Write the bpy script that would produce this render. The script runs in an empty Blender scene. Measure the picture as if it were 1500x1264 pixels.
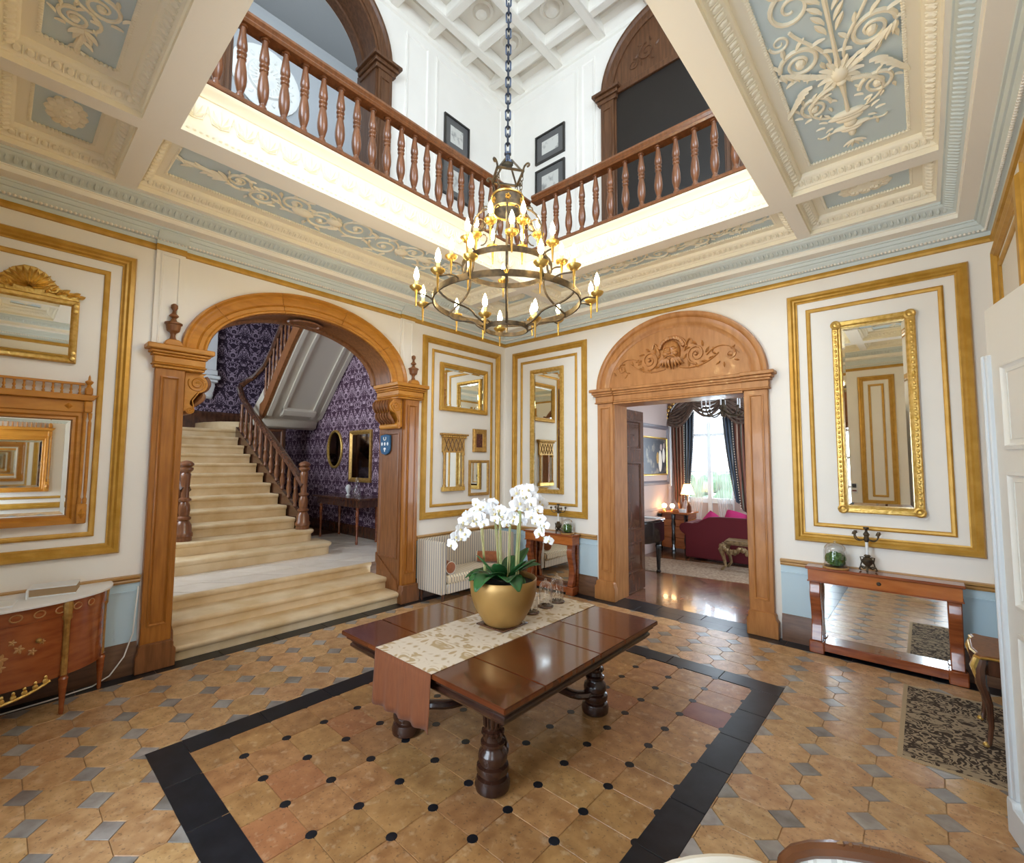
import bpy, bmesh, math, random
from mathutils import Vector, Matrix
R = math.radians; PI = math.pi; S = math.sin; C = math.cos
rnd = random.Random(7)
scene = bpy.context.scene
col = scene.collection
# ------------------------------------------------------------------ camera
cd = bpy.data.cameras.new('camera'); cam = bpy.data.objects.new('camera', cd); col.objects.link(cam)
cd.sensor_fit = 'HORIZONTAL'; cd.sensor_width = 36; cd.lens = 677.066 / 1500 * 36; cd.clip_start = .05
_y, _t, _r = R(41.702), R(3.924), R(.331)
F = Vector((-S(_y) * C(_t), C(_y) * C(_t), S(_t))); RR = Vector((C(_y), S(_y), 0)); UU = RR.cross(F)
R2 = C(_r) * RR + S(_r) * UU; U2 = -S(_r) * RR + C(_r) * UU
CAM = Vector((5.831, -6.335, 2.05))
cam.matrix_world = Matrix(((R2.x, U2.x, -F.x, CAM.x), (R2.y, U2.y, -F.y, CAM.y), (R2.z, U2.z, -F.z, CAM.z), (0, 0, 0, 1)))
scene.camera = cam
def px(p):                      # photo pixel of a point, used only to choose which floor tiles are worth single objects
    d = Vector(p) - CAM; z = d.dot(F)
    return None if z < .2 else (750 + 677 * d.dot(R2) / z, 632 - 677 * d.dot(U2) / z)
# ------------------------------------------------------------------ world, daylight, exposure
w = bpy.data.worlds.new('sky'); scene.world = w; w.use_nodes = True
w.node_tree.nodes['Background'].inputs[0].default_value = (.72, .86, 1, 1)
w.node_tree.nodes['Background'].inputs[1].default_value = 3.2
scene.view_settings.view_transform = 'Standard'; scene.view_settings.look = 'None'
scene.view_settings.gamma = 1; scene.view_settings.use_curve_mapping = False
scene.view_settings.exposure = 0.86
try:
    scene.cycles.use_denoising = True
    scene.cycles.caustics_reflective = False; scene.cycles.caustics_refractive = False
    scene.cycles.sample_clamp_indirect = 6
    scene.cycles.max_bounces = 12; scene.cycles.diffuse_bounces = 5; scene.cycles.glossy_bounces = 10
except Exception: pass
def area(name, loc, rot, sx, sy, power, color):
    l = bpy.data.lights.new(name, 'AREA'); l.shape = 'RECTANGLE'; l.size = sx; l.size_y = sy; l.energy = power; l.color = color
    o = bpy.data.objects.new(name, l); col.objects.link(o); o.location = loc; o.rotation_euler = rot
    return o
DAY = (.74, .87, 1)
area('daylight_entrance', (3.21, -7.25, 1.75), (R(90), 0, 0), 1.9, 3.3, 150, DAY)            # glazed entrance behind the camera
area('daylight_side_window', (5.93, -7.2, 2.1), (R(90), 0, 0), .6, 2.2, 26, DAY)
area('daylight_gallery_front', (3.2, -7.2, 7.3), (R(90), 0, 0), 3.0, 2.2, 88, DAY)
area('daylight_gallery_right', (6.75, -3.44, 7.3), (R(90), 0, R(90)), 3.0, 2.2, 60, DAY)
area('daylight_stair_window', (-3.2, -6.5, 3.6), (R(90), 0, 0), 2.4, 2.8, 70, (.88, .94, 1))
area('daylight_drawing_room', (2.1, 5.75, 2.1), (R(-90), 0, 0), 1.0, 2.6, 55, DAY)
area('daylight_drawing_room_side', (6.4, 3.0, 2.0), (R(90), 0, R(90)), 1.6, 2.4, 60, DAY)
# ------------------------------------------------------------------ materials
MATS = {}
def nt(name):
    m = bpy.data.materials.new(name); m.use_nodes = True; MATS[name] = m
    return m, m.node_tree.nodes, m.node_tree.links, m.node_tree.nodes['Principled BSDF']
def N(ns, t, **k):
    n = ns.new('ShaderNode' + t)
    for a, b in k.items():
        if a[0] == 'i' and a[1:].isdigit(): n.inputs[int(a[1:])].default_value = b
        else: setattr(n, a, b)
    return n
def c4(c): return (c[0], c[1], c[2], 1)
def mat(name, c, rough=.5, metal=0, c2=None, scale=6, stretch=None, var=0, bump=0, bscale=None, coat=0, spec=.5, lo=.35, hi=.65, emit=None, sheen=0, detail=4, pits=0):
    m, ns, ln, b = nt(name)
    b.inputs['Roughness'].default_value = rough; b.inputs['Metallic'].default_value = metal
    b.inputs['Coat Weight'].default_value = coat; b.inputs['Coat Roughness'].default_value = .06
    b.inputs['Specular IOR Level'].default_value = spec; b.inputs['Sheen Weight'].default_value = sheen
    b.inputs['Base Color'].default_value = c4(c); out = None
    if c2 or bump:
        tc = N(ns, 'TexCoord'); mp = N(ns, 'Mapping'); ln.new(tc.outputs['Object'], mp.inputs[0])
        if stretch: mp.inputs['Scale'].default_value = stretch
        oi = N(ns, 'ObjectInfo'); ad = N(ns, 'VectorMath', operation='ADD'); ml = N(ns, 'Math', operation='MULTIPLY', i1=7.3)
        ln.new(oi.outputs['Random'], ml.inputs[0]); ln.new(mp.outputs[0], ad.inputs[0]); ln.new(ml.outputs[0], ad.inputs[1])
        nz = N(ns, 'TexNoise'); nz.inputs['Scale'].default_value = scale; nz.inputs['Detail'].default_value = detail; ln.new(ad.outputs[0], nz.inputs['Vector'])
        if c2:
            rp = N(ns, 'ValToRGB'); rp.color_ramp.elements[0].position = lo; rp.color_ramp.elements[1].position = hi
            rp.color_ramp.elements[0].color = c4(c); rp.color_ramp.elements[1].color = c4(c2); ln.new(nz.outputs[0], rp.inputs[0]); out = rp.outputs[0]
            if pits:      # dark pits and paler scuffs worn into the clay
                for sc_, p0, p1, cc, fac in ((55, .60, .68, (.10, .055, .03), pits), (16, .58, .72, (.74, .56, .36), pits * .7)):
                    n2 = N(ns, 'TexNoise'); n2.inputs['Scale'].default_value = sc_; n2.inputs['Detail'].default_value = 3; ln.new(ad.outputs[0], n2.inputs['Vector'])
                    m1 = N(ns, 'MapRange', i1=p0, i2=p1, i3=0, i4=fac); ln.new(n2.outputs[0], m1.inputs[0]); mm = N(ns, 'MixRGB', i2=c4(cc)); ln.new(m1.outputs[0], mm.inputs[0]); ln.new(out, mm.inputs[1]); out = mm.outputs[0]
        if bump:
            bn = nz
            if bscale: bn = N(ns, 'TexNoise'); bn.inputs['Scale'].default_value = bscale; ln.new(ad.outputs[0], bn.inputs['Vector'])
            bp = N(ns, 'Bump'); bp.inputs['Strength'].default_value = bump; bp.inputs['Distance'].default_value = .01
            ln.new(bn.outputs[0], bp.inputs['Height']); ln.new(bp.outputs[0], b.inputs['Normal'])
    if var:
        oi = N(ns, 'ObjectInfo'); hs = N(ns, 'HueSaturation'); mr = N(ns, 'MapRange', i3=1 - var, i4=1 + var); ln.new(oi.outputs['Random'], mr.inputs[0]); ln.new(mr.outputs[0], hs.inputs['Value'])
        m2 = N(ns, 'Math', operation='MULTIPLY', i1=13.7); fr = N(ns, 'Math', operation='FRACT'); mr2 = N(ns, 'MapRange', i3=.5 - var * .07, i4=.5 + var * .05)
        ln.new(oi.outputs['Random'], m2.inputs[0]); ln.new(m2.outputs[0], fr.inputs[0]); ln.new(fr.outputs[0], mr2.inputs[0]); ln.new(mr2.outputs[0], hs.inputs['Hue'])
        if out: ln.new(out, hs.inputs['Color'])
        else: hs.inputs['Color'].default_value = c4(c)
        out = hs.outputs[0]
    if out: ln.new(out, b.inputs['Base Color'])
    if emit:
        b.inputs['Emission Color'].default_value = c4(emit[0]); b.inputs['Emission Strength'].default_value = emit[1]
    return m
def damask(name, bg, fg, period=(.5, .5), nscale=7, thr=.5, plane='yz', rough=.7, edge=.03, sheen=0):
    """mirror-symmetric ornament: the coordinates are folded, so the noise repeats as a motif"""
    m, ns, ln, b = nt(name); b.inputs['Roughness'].default_value = rough; b.inputs['Sheen Weight'].default_value = sheen
    tc = N(ns, 'TexCoord'); sp = N(ns, 'SeparateXYZ'); ln.new(tc.outputs['Object'], sp.inputs[0]); cb = N(ns, 'CombineXYZ')
    for k, ax in enumerate(plane):
        pp = N(ns, 'Math', operation='PINGPONG', i1=period[k] / 2) if k == 0 else N(ns, 'Math', operation='FLOORED_MODULO', i1=period[k])
        ln.new(sp.outputs['xyz'.index(ax)], pp.inputs[0]); ln.new(pp.outputs[0], cb.inputs[k])
    nz = N(ns, 'TexNoise'); nz.inputs['Scale'].default_value = nscale; nz.inputs['Detail'].default_value = 1.2; nz.inputs['Distortion'].default_value = 1.4
    ln.new(cb.outputs[0], nz.inputs['Vector'])
    sn = N(ns, 'Math', operation='MULTIPLY', i1=26); s2 = N(ns, 'Math', operation='SINE'); ln.new(nz.outputs[0], sn.inputs[0]); ln.new(sn.outputs[0], s2.inputs[0])
    mr = N(ns, 'MapRange', i1=thr - edge * 6, i2=thr + edge * 6); ln.new(s2.outputs[0], mr.inputs[0])
    mx = N(ns, 'MixRGB', i1=c4(bg), i2=c4(fg)); ln.new(mr.outputs[0], mx.inputs[0]); ln.new(mx.outputs[0], b.inputs['Base Color'])
    return m
def stripes(name, cols, period, axis='y', rough=.75):
    m, ns, ln, b = nt(name); b.inputs['Roughness'].default_value = rough; b.inputs['Sheen Weight'].default_value = .2
    tc = N(ns, 'TexCoord'); sp = N(ns, 'SeparateXYZ'); ln.new(tc.outputs['Object'], sp.inputs[0])
    src = sp.outputs['xyz'.index(axis[0])]
    if len(axis) == 2:
        ad = N(ns, 'Math', operation='ADD'); ln.new(src, ad.inputs[0]); ln.new(sp.outputs['xyz'.index(axis[1])], ad.inputs[1]); src = ad.outputs[0]
    md = N(ns, 'Math', operation='FLOORED_MODULO', i1=period); dv = N(ns, 'Math', operation='DIVIDE', i1=period)
    ln.new(src, md.inputs[0]); ln.new(md.outputs[0], dv.inputs[0])
    rp = N(ns, 'ValToRGB'); rp.color_ramp.interpolation = 'CONSTANT'; e = rp.color_ramp.elements
    while len(e) < len(cols): e.new(.5)
    for k, (p, c) in enumerate(cols): e[k].position = p; e[k].color = c4(c)
    ln.new(dv.outputs[0], rp.inputs[0]); ln.new(rp.outputs[0], b.inputs['Base Color'])
    return m
def glass(name, tint=(1, 1, 1), fac=.12):
    m, ns, ln, b = nt(name); t = N(ns, 'BsdfTransparent'); t.inputs[0].default_value = c4(tint); g = N(ns, 'BsdfGlossy'); g.inputs['Roughness'].default_value = .02
    lw = N(ns, 'LayerWeight'); lw.inputs[0].default_value = .45; ad = N(ns, 'Math', operation='MULTIPLY_ADD', i1=.75, i2=fac * .5); mx = N(ns, 'MixShader')
    ln.new(lw.outputs['Facing'], ad.inputs[0]); ln.new(ad.outputs[0], mx.inputs[0]); ln.new(t.outputs[0], mx.inputs[1]); ln.new(g.outputs[0], mx.inputs[2])
    ln.new(mx.outputs[0], ns['Material Output'].inputs[0]); return m
M = {}
M['wall'] = mat('cream_wall_paint', (.90, .87, .81), .6, c2=(.875, .845, .785), scale=2)
M['plaster'] = mat('ivory_ceiling_plaster', (.93, .895, .81), .55)
M['plasterw'] = mat('white_plaster', (.86, .83, .76), .6)
M['relief'] = mat('cream_relief_plaster', (.93, .87, .71), .5)
M['blue'] = mat('pale_blue_grey_paint', (.62, .735, .78), .6)
M['cblue'] = mat('pale_blue_cornice_paint', (.65, .72, .71), .55)
M['dado'] = mat('pale_blue_dado_paint', (.53, .69, .78), .5)
M['gold'] = mat('gold_paint_moulding', (.50, .27, .035), .38, .3, c2=(.60, .34, .06), scale=9)
M['gilt'] = mat('antique_gilt', (.62, .38, .08), .34, .75, c2=(.80, .55, .18), scale=25, bump=.3, bscale=60)
M['giltd'] = mat('dark_antique_gilt', (.40, .22, .06), .4, .55, c2=(.58, .35, .10), scale=25, bump=.3, bscale=50)
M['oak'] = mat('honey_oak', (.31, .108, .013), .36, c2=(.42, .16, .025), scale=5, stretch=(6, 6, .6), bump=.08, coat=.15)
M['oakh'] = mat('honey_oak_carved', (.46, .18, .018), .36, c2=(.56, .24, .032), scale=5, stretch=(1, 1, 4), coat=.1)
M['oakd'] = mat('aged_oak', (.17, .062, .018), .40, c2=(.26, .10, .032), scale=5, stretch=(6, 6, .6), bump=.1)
M['brown'] = mat('dark_brown_skirting', (.10, .045, .02), .4, c2=(.16, .075, .035), scale=5, stretch=(1, 1, 6))
M['rail'] = mat('chair_rail_wood', (.42, .23, .07), .35, c2=(.5, .28, .09), scale=4)
M['mahog'] = mat('polished_red_mahogany', (.20, .045, .012), .22, c2=(.32, .085, .022), scale=4, stretch=(1, 1, 7), coat=.4)
M['baluster'] = mat('turned_mahogany', (.145, .052, .018), .28, c2=(.22, .082, .03), scale=6, stretch=(5, 5, .8), coat=.2)
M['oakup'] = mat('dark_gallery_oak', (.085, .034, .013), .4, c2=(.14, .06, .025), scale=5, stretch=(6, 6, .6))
M['walnut'] = mat('dark_polished_walnut', (.06, .024, .013), .25, c2=(.12, .048, .024), scale=5, stretch=(3, 3, 1), coat=.4)
M['tabletop'] = mat('glossy_table_mahogany', (.088, .020, .006), .17, c2=(.13, .033, .009), scale=3, stretch=(1.0, 5, 1), coat=.5)
M['tablewood'] = mat('dark_carved_table_wood', (.022, .008, .005), .27, c2=(.042, .015, .008), scale=5, coat=.25)
M['orange'] = mat('flame_mahogany_veneer', (.38, .10, .018), .22, c2=(.52, .17, .035), scale=3, stretch=(1, 1, 4), coat=.4)
M['stone'] = mat('worn_limestone_step', (.66, .475, .25), .5, c2=(.79, .625, .40), scale=3, bump=.12, bscale=18)
M['paving'] = mat('pale_stone_paving', (.74, .66, .56), .38, c2=(.82, .74, .65), scale=4, var=.05)
M['grout'] = mat('tile_joint_mortar', (.44, .29, .15), .8)
M['terra'] = mat('buff_terracotta_tile', (.42, .225, .090), .32, c2=(.62, .385, .185), scale=11, var=.10, bump=.09, bscale=30, lo=.32, hi=.66, detail=14, pits=.55)
M['terra2'] = mat('warm_terracotta_tile', (.31, .145, .050), .34, c2=(.50, .27, .105), scale=10, var=.10, bump=.09, bscale=30, lo=.32, hi=.70, detail=14, pits=.5)
M['slate'] = mat('grey_slate_inset', (.22, .19, .165), .30, c2=(.36, .335, .31), scale=8, var=.25)
M['black'] = mat('black_marble_slab', (.006, .007, .009), .32, c2=(.014, .015, .02), scale=9, bump=.03, spec=.35)
M['mirror'] = mat('mirror_glass', (.90, .92, .90), .015, 1)
M['mirrord'] = mat('foxed_mirror_glass', (.5, .46, .42), .06, 1)
M['glass'] = glass('clear_glass')
M['iron'] = mat('wrought_iron_bronze', (.05, .038, .028), .5, .6, c2=(.13, .095, .055), scale=20)
M['chain'] = mat('blued_iron_chain', (.05, .06, .085), .4, .8)
M['brass'] = mat('aged_brass', (.62, .40, .10), .32, .9, c2=(.74, .5, .15), scale=12)
M['candle'] = mat('ivory_candle_sleeve', (.85, .66, .30), .5)
M['bulb'] = mat('lit_candle_bulb', (1, .8, .5), .4, emit=((1, .74, .34), 48))
M['paper'] = damask('purple_damask_wallpaper', (.050, .015, .040), (.46, .34, .41), (.52, .62), 9, .35, 'xz')
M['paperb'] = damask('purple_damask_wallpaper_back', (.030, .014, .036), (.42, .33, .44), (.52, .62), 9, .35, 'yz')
M['rug'] = damask('faded_brown_rug_pile', (.40, .31, .21), (.05, .032, .023), (.5, .9), 12, .0, 'xy', .95, .05)
M['rugb'] = mat('beige_rug_binding', (.50, .38, .24), .9)
M['runner'] = damask('cream_damask_runner', (.78, .67, .53), (.52, .36, .18), (.31, .48), 6.5, .15, 'xy', .65, .09, .05)
M['velvet'] = mat('rust_velvet', (.125, .031, .005), .85, c2=(.16, .043, .008), scale=9, stretch=(14, 14, 1), sheen=.05)
M['potgold'] = mat('satin_gold_pot', (.36, .20, .055), .42, .45, c2=(.41, .235, .07), scale=3)
M['soil'] = mat('dark_potting_soil', (.02, .014, .01), .9)
M['leaf'] = mat('glossy_orchid_leaf', (.016, .07, .018), .32, c2=(.03, .13, .03), scale=7)
M['moss'] = mat('green_moss', (.03, .09, .015), .9, c2=(.10, .22, .04), scale=40, bump=.8)
M['stem'] = mat('orchid_stem', (.42, .34, .14), .5, c2=(.30, .33, .12), scale=9)
M['petal'] = mat('white_orchid_petal', (.93, .93, .95), .5)
M['lip'] = mat('orchid_lip', (.75, .62, .30), .5)
M['stripe'] = stripes('grey_cream_ticking', ((0, (.74, .66, .52)), (.5, (.20, .19, .20)), (.68, (.60, .55, .48)), (.85, (.28, .26, .26))), .05, 'xy')
M['stripeh'] = stripes('grey_cream_ticking_seat', ((0, (.80, .68, .48)), (.55, (.28, .24, .20)), (.75, (.62, .54, .42))), .05, 'y')
M['brownv'] = mat('rust_bolster_fabric', (.26, .075, .02), .7, c2=(.33, .10, .03), scale=20, sheen=.3)
M['damaskw'] = stripes('white_striped_silk', ((0, (.84, .82, .76)), (.5, (.70, .68, .62)), (.62, (.88, .86, .80)), (.8, (.62, .61, .56))), .07, 'x', .5)
M['cream'] = mat('cream_upholstery', (.84, .78, .66), .7)
M['marble'] = mat('white_marble', (.84, .85, .86), .16, c2=(.76, .78, .80), scale=3)
M['inlay'] = mat('inlaid_satinwood', (.25, .055, .014), .22, c2=(.36, .10, .025), scale=2.5, stretch=(2, 2, 8), coat=.4)
M['inlayg'] = mat('pale_marquetry', (.50, .26, .09), .3)
M['white'] = mat('white_paint', (.82, .85, .87), .4)
M['doorw'] = mat('pale_grey_door_paint', (.74, .73, .68), .45)
M['page'] = mat('book_page_edge', (.36, .24, .13), .8)
M['cable'] = mat('white_cable', (.85, .84, .8), .5)
M['signblue'] = mat('blue_enamel', (.02, .10, .22), .3)
M['parquet'] = mat('oak_parquet_block', (.155, .068, .03), .2, c2=(.21, .10, .046), scale=3, stretch=(6, 1, 1), var=.35, coat=.3)
M['lilac'] = mat('dusty_lilac_paint', (.56, .44, .40), .6)
M['red'] = mat('crimson_upholstery', (.115, .006, .012), .85)
M['pink'] = mat('magenta_silk', (.52, .02, .16), .5)
M['silver'] = damask('grey_patterned_cushion', (.62, .60, .60), (.40, .38, .40), (.2, .2), 20, .3, 'xz')
M['curtain'] = stripes('brown_striped_curtain', ((0, (.19, .065, .04)), (.4, (.40, .28, .20)), (.5, (.22, .08, .05)), (.8, (.14, .13, .10))), .19, 'x')
M['curtainb'] = stripes('blue_green_curtain_lining', ((0, (.07, .10, .14)), (.5, (.22, .25, .28)), (.7, (.06, .08, .12))), .16, 'x')
M['sheer'] = mat('sheer_net', (.88, .88, .88), .8)
M['shade'] = mat('lit_parchment_shade', (.95, .75, .42), .6, emit=((1, .62, .26), 3.0))
M['globe'] = mat('lit_glass_globe', (1, .8, .5), .5, emit=((1, .62, .28), 14))
M['blackl'] = mat('black_lacquer', (.008, .007, .007), .15, coat=.5)
M['canvas'] = mat('dark_oil_canvas', (.05, .05, .06), .4, c2=(.42, .34, .25), scale=5, lo=.5, hi=.75)
M['print'] = mat('grey_landscape_print', (.62, .62, .58), .5, c2=(.28, .28, .27), scale=9, lo=.5, hi=.7)
M['mount'] = mat('dark_grey_print_mount', (.11, .11, .11), .6)
M['darkframe'] = mat('black_picture_frame', (.02, .018, .016), .35)
M['night'] = mat('dark_panelled_door', (.012, .008, .006), .4)
M['greywall'] = mat('pale_grey_corridor_paint', (.44, .44, .44), .6)
M['garden'] = mat('garden_foliage', (.16, .26, .14), .8, c2=(.26, .36, .22), scale=6)
M['net'] = mat('needlepoint_carpet', (.24, .15, .10), .9, c2=(.42, .32, .22), scale=22, var=.0)
M['carvegilt'] = mat('worn_carved_gilt', (.16, .10, .045), .5, .3, c2=(.34, .23, .11), scale=18, bump=.4, bscale=40)
M['doore'] = mat('pale_blue_door_edge', (.66, .70, .73), .45)
M['soffitp'] = mat('beige_stair_soffit', (.62, .57, .48), .6)
M['chairwood'] = mat('carved_brown_walnut', (.11, .038, .012), .3, c2=(.17, .06, .02), scale=9, coat=.2)
# ------------------------------------------------------------------ mesh helpers
class MB:
    def __init__(s): s.v = []; s.f = []
    def add(s, vs, fs):
        n = len(s.v); s.v += [tuple(p) for p in vs]; s.f += [tuple(n + i for i in q) for q in fs]; return s
    def box(s, x0, y0, z0, x1, y1, z1):
        return s.add([(x0, y0, z0), (x1, y0, z0), (x1, y1, z0), (x0, y1, z0), (x0, y0, z1), (x1, y0, z1), (x1, y1, z1), (x0, y1, z1)],
                     [(3, 2, 1, 0), (4, 5, 6, 7), (0, 1, 5, 4), (1, 2, 6, 5), (2, 3, 7, 6), (3, 0, 4, 7)])
    def prism(s, pts, m, lo, hi):
        """closed outline pts (a,b) extruded along the third axis: m(a,b,d)"""
        n = len(pts); vs = [m(a, b, lo) for a, b in pts] + [m(a, b, hi) for a, b in pts]
        return s.add(vs, [tuple(range(n))[::-1], tuple(range(n, 2 * n))] + [(i, (i + 1) % n, n + (i + 1) % n, n + i) for i in range(n)])
    def lathe(s, prof, c=(0, 0, 0), seg=12, sx=1, sy=1, a0=0, a1=2 * PI):
        full = abs(a1 - a0 - 2 * PI) < 1e-6; k = seg if full else seg + 1; vs = []; fs = []
        for r, z in prof:
            for i in range(k):
                a = a0 + (a1 - a0) * i / seg; vs.append((c[0] + r * C(a) * sx, c[1] + r * S(a) * sy, c[2] + z))
        for j in range(len(prof) - 1):
            for i in range(k if full else k - 1):
                i2 = (i + 1) % k; fs.append((j * k + i, j * k + i2, (j + 1) * k + i2, (j + 1) * k + i))
        if full and tuple(prof[0]) != tuple(prof[-1]):
            if prof[0][0] > 1e-4: fs.append(tuple(range(k))[::-1])
            if prof[-1][0] > 1e-4: fs.append(tuple(range((len(prof) - 1) * k, len(prof) * k)))
        return s.add(vs, fs)
    def tube(s, pts, r, seg=6, closed=False, flat=1):
        pts = [Vector(p) for p in pts]; n = len(pts); rs = r if isinstance(r, (list, tuple)) else [r] * n; vs = []; fs = []
        up = None
        for i, p in enumerate(pts):
            a = pts[(i - 1) % n] if (closed or i) else p; b = pts[(i + 1) % n] if (closed or i < n - 1) else p
            t = (b - a).normalized() if (b - a).length > 1e-9 else Vector((0, 0, 1))
            if up is None: up = Vector((0, 0, 1)) if abs(t.z) < .9 else Vector((1, 0, 0))
            x = t.cross(up)
            if x.length < 1e-4: x = t.orthogonal()
            x.normalize(); y = x.cross(t); up = y
            for k in range(seg):
                an = 2 * PI * k / seg; vs.append(p + (x * C(an) + y * S(an) * flat) * rs[i])
        for i in range(n if closed else n - 1):
            j = (i + 1) % n
            for k in range(seg): k2 = (k + 1) % seg; fs.append((i * seg + k, i * seg + k2, j * seg + k2, j * seg + k))
        if not closed: fs += [tuple(range(seg))[::-1], tuple(range((n - 1) * seg, n * seg))]
        return s.add(vs, fs)
    def frame(s, m, a0, a1, b0, b1, prof):
        """mitred rectangular frame on a wall; prof = (inset, depth)"""
        vs = []; n = len(prof)
        for ins, d in prof: vs += [m(a0 + ins, b0 + ins, d), m(a1 - ins, b0 + ins, d), m(a1 - ins, b1 - ins, d), m(a0 + ins, b1 - ins, d)]
        return s.add(vs, [(j * 4 + i, j * 4 + (i + 1) % 4, (j + 1) * 4 + (i + 1) % 4, (j + 1) * 4 + i) for j in range(n - 1) for i in range(4)])
    def rect(s, x0, x1, y0, y1, prof):
        return s.frame(lambda a, b, d: (a, b, d), x0, x1, y0, y1, prof)
    def arc(s, m, ca, cz, ra, rz, prof, a0=0, a1=PI, n=28, cap=True):
        """moulding swept along an elliptical arch; prof = (outward offset, depth)"""
        k = len(prof); vs = []; fs = []
        for i in range(n + 1):
            a = a0 + (a1 - a0) * i / n
            for o, d in prof: vs.append(m(ca + (ra + o) * C(a), cz + (rz + o) * S(a), d))
        for i in range(n):
            for j in range(k - 1): fs.append((i * k + j, i * k + j + 1, (i + 1) * k + j + 1, (i + 1) * k + j))
        if cap: fs += [tuple(range(k)), tuple(range(n * k, n * k + k))[::-1]]
        return s.add(vs, fs)
    def ball(s, c, r, seg=8, rings=5):
        r = r if isinstance(r, (list, tuple)) else (r, r, r); vs = [(c[0], c[1], c[2] - r[2])]; fs = []
        for j in range(1, rings):
            t = PI * j / rings
            for i in range(seg): a = 2 * PI * i / seg; vs.append((c[0] + r[0] * S(t) * C(a), c[1] + r[1] * S(t) * S(a), c[2] - r[2] * C(t)))
        vs.append((c[0], c[1], c[2] + r[2])); e = len(vs) - 1
        for i in range(seg):
            i2 = (i + 1) % seg; fs.append((0, 1 + i2, 1 + i)); fs.append((e, 1 + (rings - 2) * seg + i, 1 + (rings - 2) * seg + i2))
            for j in range(rings - 2): fs.append((1 + j * seg + i, 1 + j * seg + i2, 1 + (j + 1) * seg + i2, 1 + (j + 1) * seg + i))
        return s.add(vs, fs)
    def merge(s, o, mx=None):
        return s.add([mx @ Vector(p) for p in o.v] if mx else o.v, o.f)
    def map(s, fn):
        s.v = [tuple(fn(*p)) for p in s.v]; return s
def rotbox(mb, c, h, ang=0, tilt=0, axis='z'):
    b = MB().box(-h[0], -h[1], -h[2], h[0], h[1], h[2])
    mb.merge(b, Matrix.Translation(c) @ Matrix.Rotation(ang, 4, 'Z') @ Matrix.Rotation(tilt, 4, 'X'))
WL = {}
def wloc(o): return WL.get(o.name_full, Vector((0, 0, 0))) if o else Vector((0, 0, 0))
def tag(o, label=None, cat=None, group=None, kind=None):
    if label: o['label'] = label
    if cat: o['category'] = cat
    if group: o['group'] = group
    if kind: o['kind'] = kind
    return o
def mesh(name, mb, mt, bev=0, smooth=38, seg=1):
    me = bpy.data.meshes.new(name); me.from_pydata(mb.v, [], mb.f); bm = bmesh.new(); bm.from_mesh(me)
    bmesh.ops.remove_doubles(bm, verts=bm.verts, dist=1e-5); bmesh.ops.recalc_face_normals(bm, faces=bm.faces)
    if bev:
        ed = [e for e in bm.edges if len(e.link_faces) == 2 and e.calc_face_angle(0) > R(40)]
        bmesh.ops.bevel(bm, geom=ed, offset=bev, segments=seg, affect='EDGES', clamp_overlap=True)
    bm.to_mesh(me); bm.free()
    if smooth:
        me.shade_smooth(); me.set_sharp_from_angle(angle=R(smooth))
    me.materials.append(M[mt] if isinstance(mt, str) else mt)
    return me
def ob(name, mb, mt, parent=None, label=None, cat=None, group=None, kind=None, bev=0, smooth=38, local=False, seg=1):
    """one mesh object; vertices are given in world space (or the parent's space when local)"""
    if isinstance(mb, bpy.types.Mesh): me = mb
    else:
        if parent and not local:
            o0 = wloc(parent)
            if o0.length: mb.v = [(p[0] - o0.x, p[1] - o0.y, p[2] - o0.z) for p in mb.v]
        me = mesh(name, mb, mt, bev, smooth, seg)
    o = bpy.data.objects.new(name, me); col.objects.link(o)
    if parent: o.parent = parent; WL[o.name_full] = wloc(parent)
    return tag(o, label, cat, group, kind)
def inst(name, me, loc, parent=None, rotz=0, scale=None, rot=None):
    """another object on shared mesh data, placed at a world position under an unrotated parent"""
    o = bpy.data.objects.new(name, me); col.objects.link(o); l = Vector(loc)
    if parent: o.parent = parent; l = l - wloc(parent)
    o.location = l; o.rotation_euler = rot if rot else (0, 0, rotz); WL[o.name_full] = Vector(loc)
    if scale: o.scale = scale
    return o
def thing(name, label, cat, loc=(0, 0, 0), rotz=0, group=None, kind=None):
    o = bpy.data.objects.new(name, None); col.objects.link(o); o.location = loc; o.rotation_euler = (0, 0, rotz); WL[o.name_full] = Vector(loc)
    o.empty_display_size = .1
    return tag(o, label, cat, group, kind)
def dup(root, loc, rotz=0, label=None, scale=None):
    r = root.copy(); col.objects.link(r); r.location = loc; r.rotation_euler = (0, 0, rotz)
    if scale: r.scale = scale
    if label: r['label'] = label
    for ch in list(root.children):
        c = ch.copy(); col.objects.link(c); c.parent = r
        for g in list(ch.children): d = g.copy(); col.objects.link(d); d.parent = c
    return r
XW, YD = 6.42, -6.88
mA = lambda a, z, d: (d, a, z)
mB = lambda a, z, d: (a, -d, z)
mC = lambda a, z, d: (XW - d, a, z)
mD = lambda a, z, d: (a, YD + d, z)
def spiral(c, r0, r1, a0, turns, n=28, m=lambda u, v: (u, v)):
    return [m(c[0] + (r0 + (r1 - r0) * i / n) * C(a0 + turns * 2 * PI * i / n), c[1] + (r0 + (r1 - r0) * i / n) * S(a0 + turns * 2 * PI * i / n)) for i in range(n + 1)]
def bez(p0, p1, p2, p3, n=12):
    p0, p1, p2, p3 = map(Vector, (p0, p1, p2, p3)); r = []
    for i in range(n + 1):
        t = i / n; u = 1 - t; r.append(p0 * u ** 3 + p1 * 3 * u * u * t + p2 * 3 * u * t * t + p3 * t ** 3)
    return r
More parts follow.
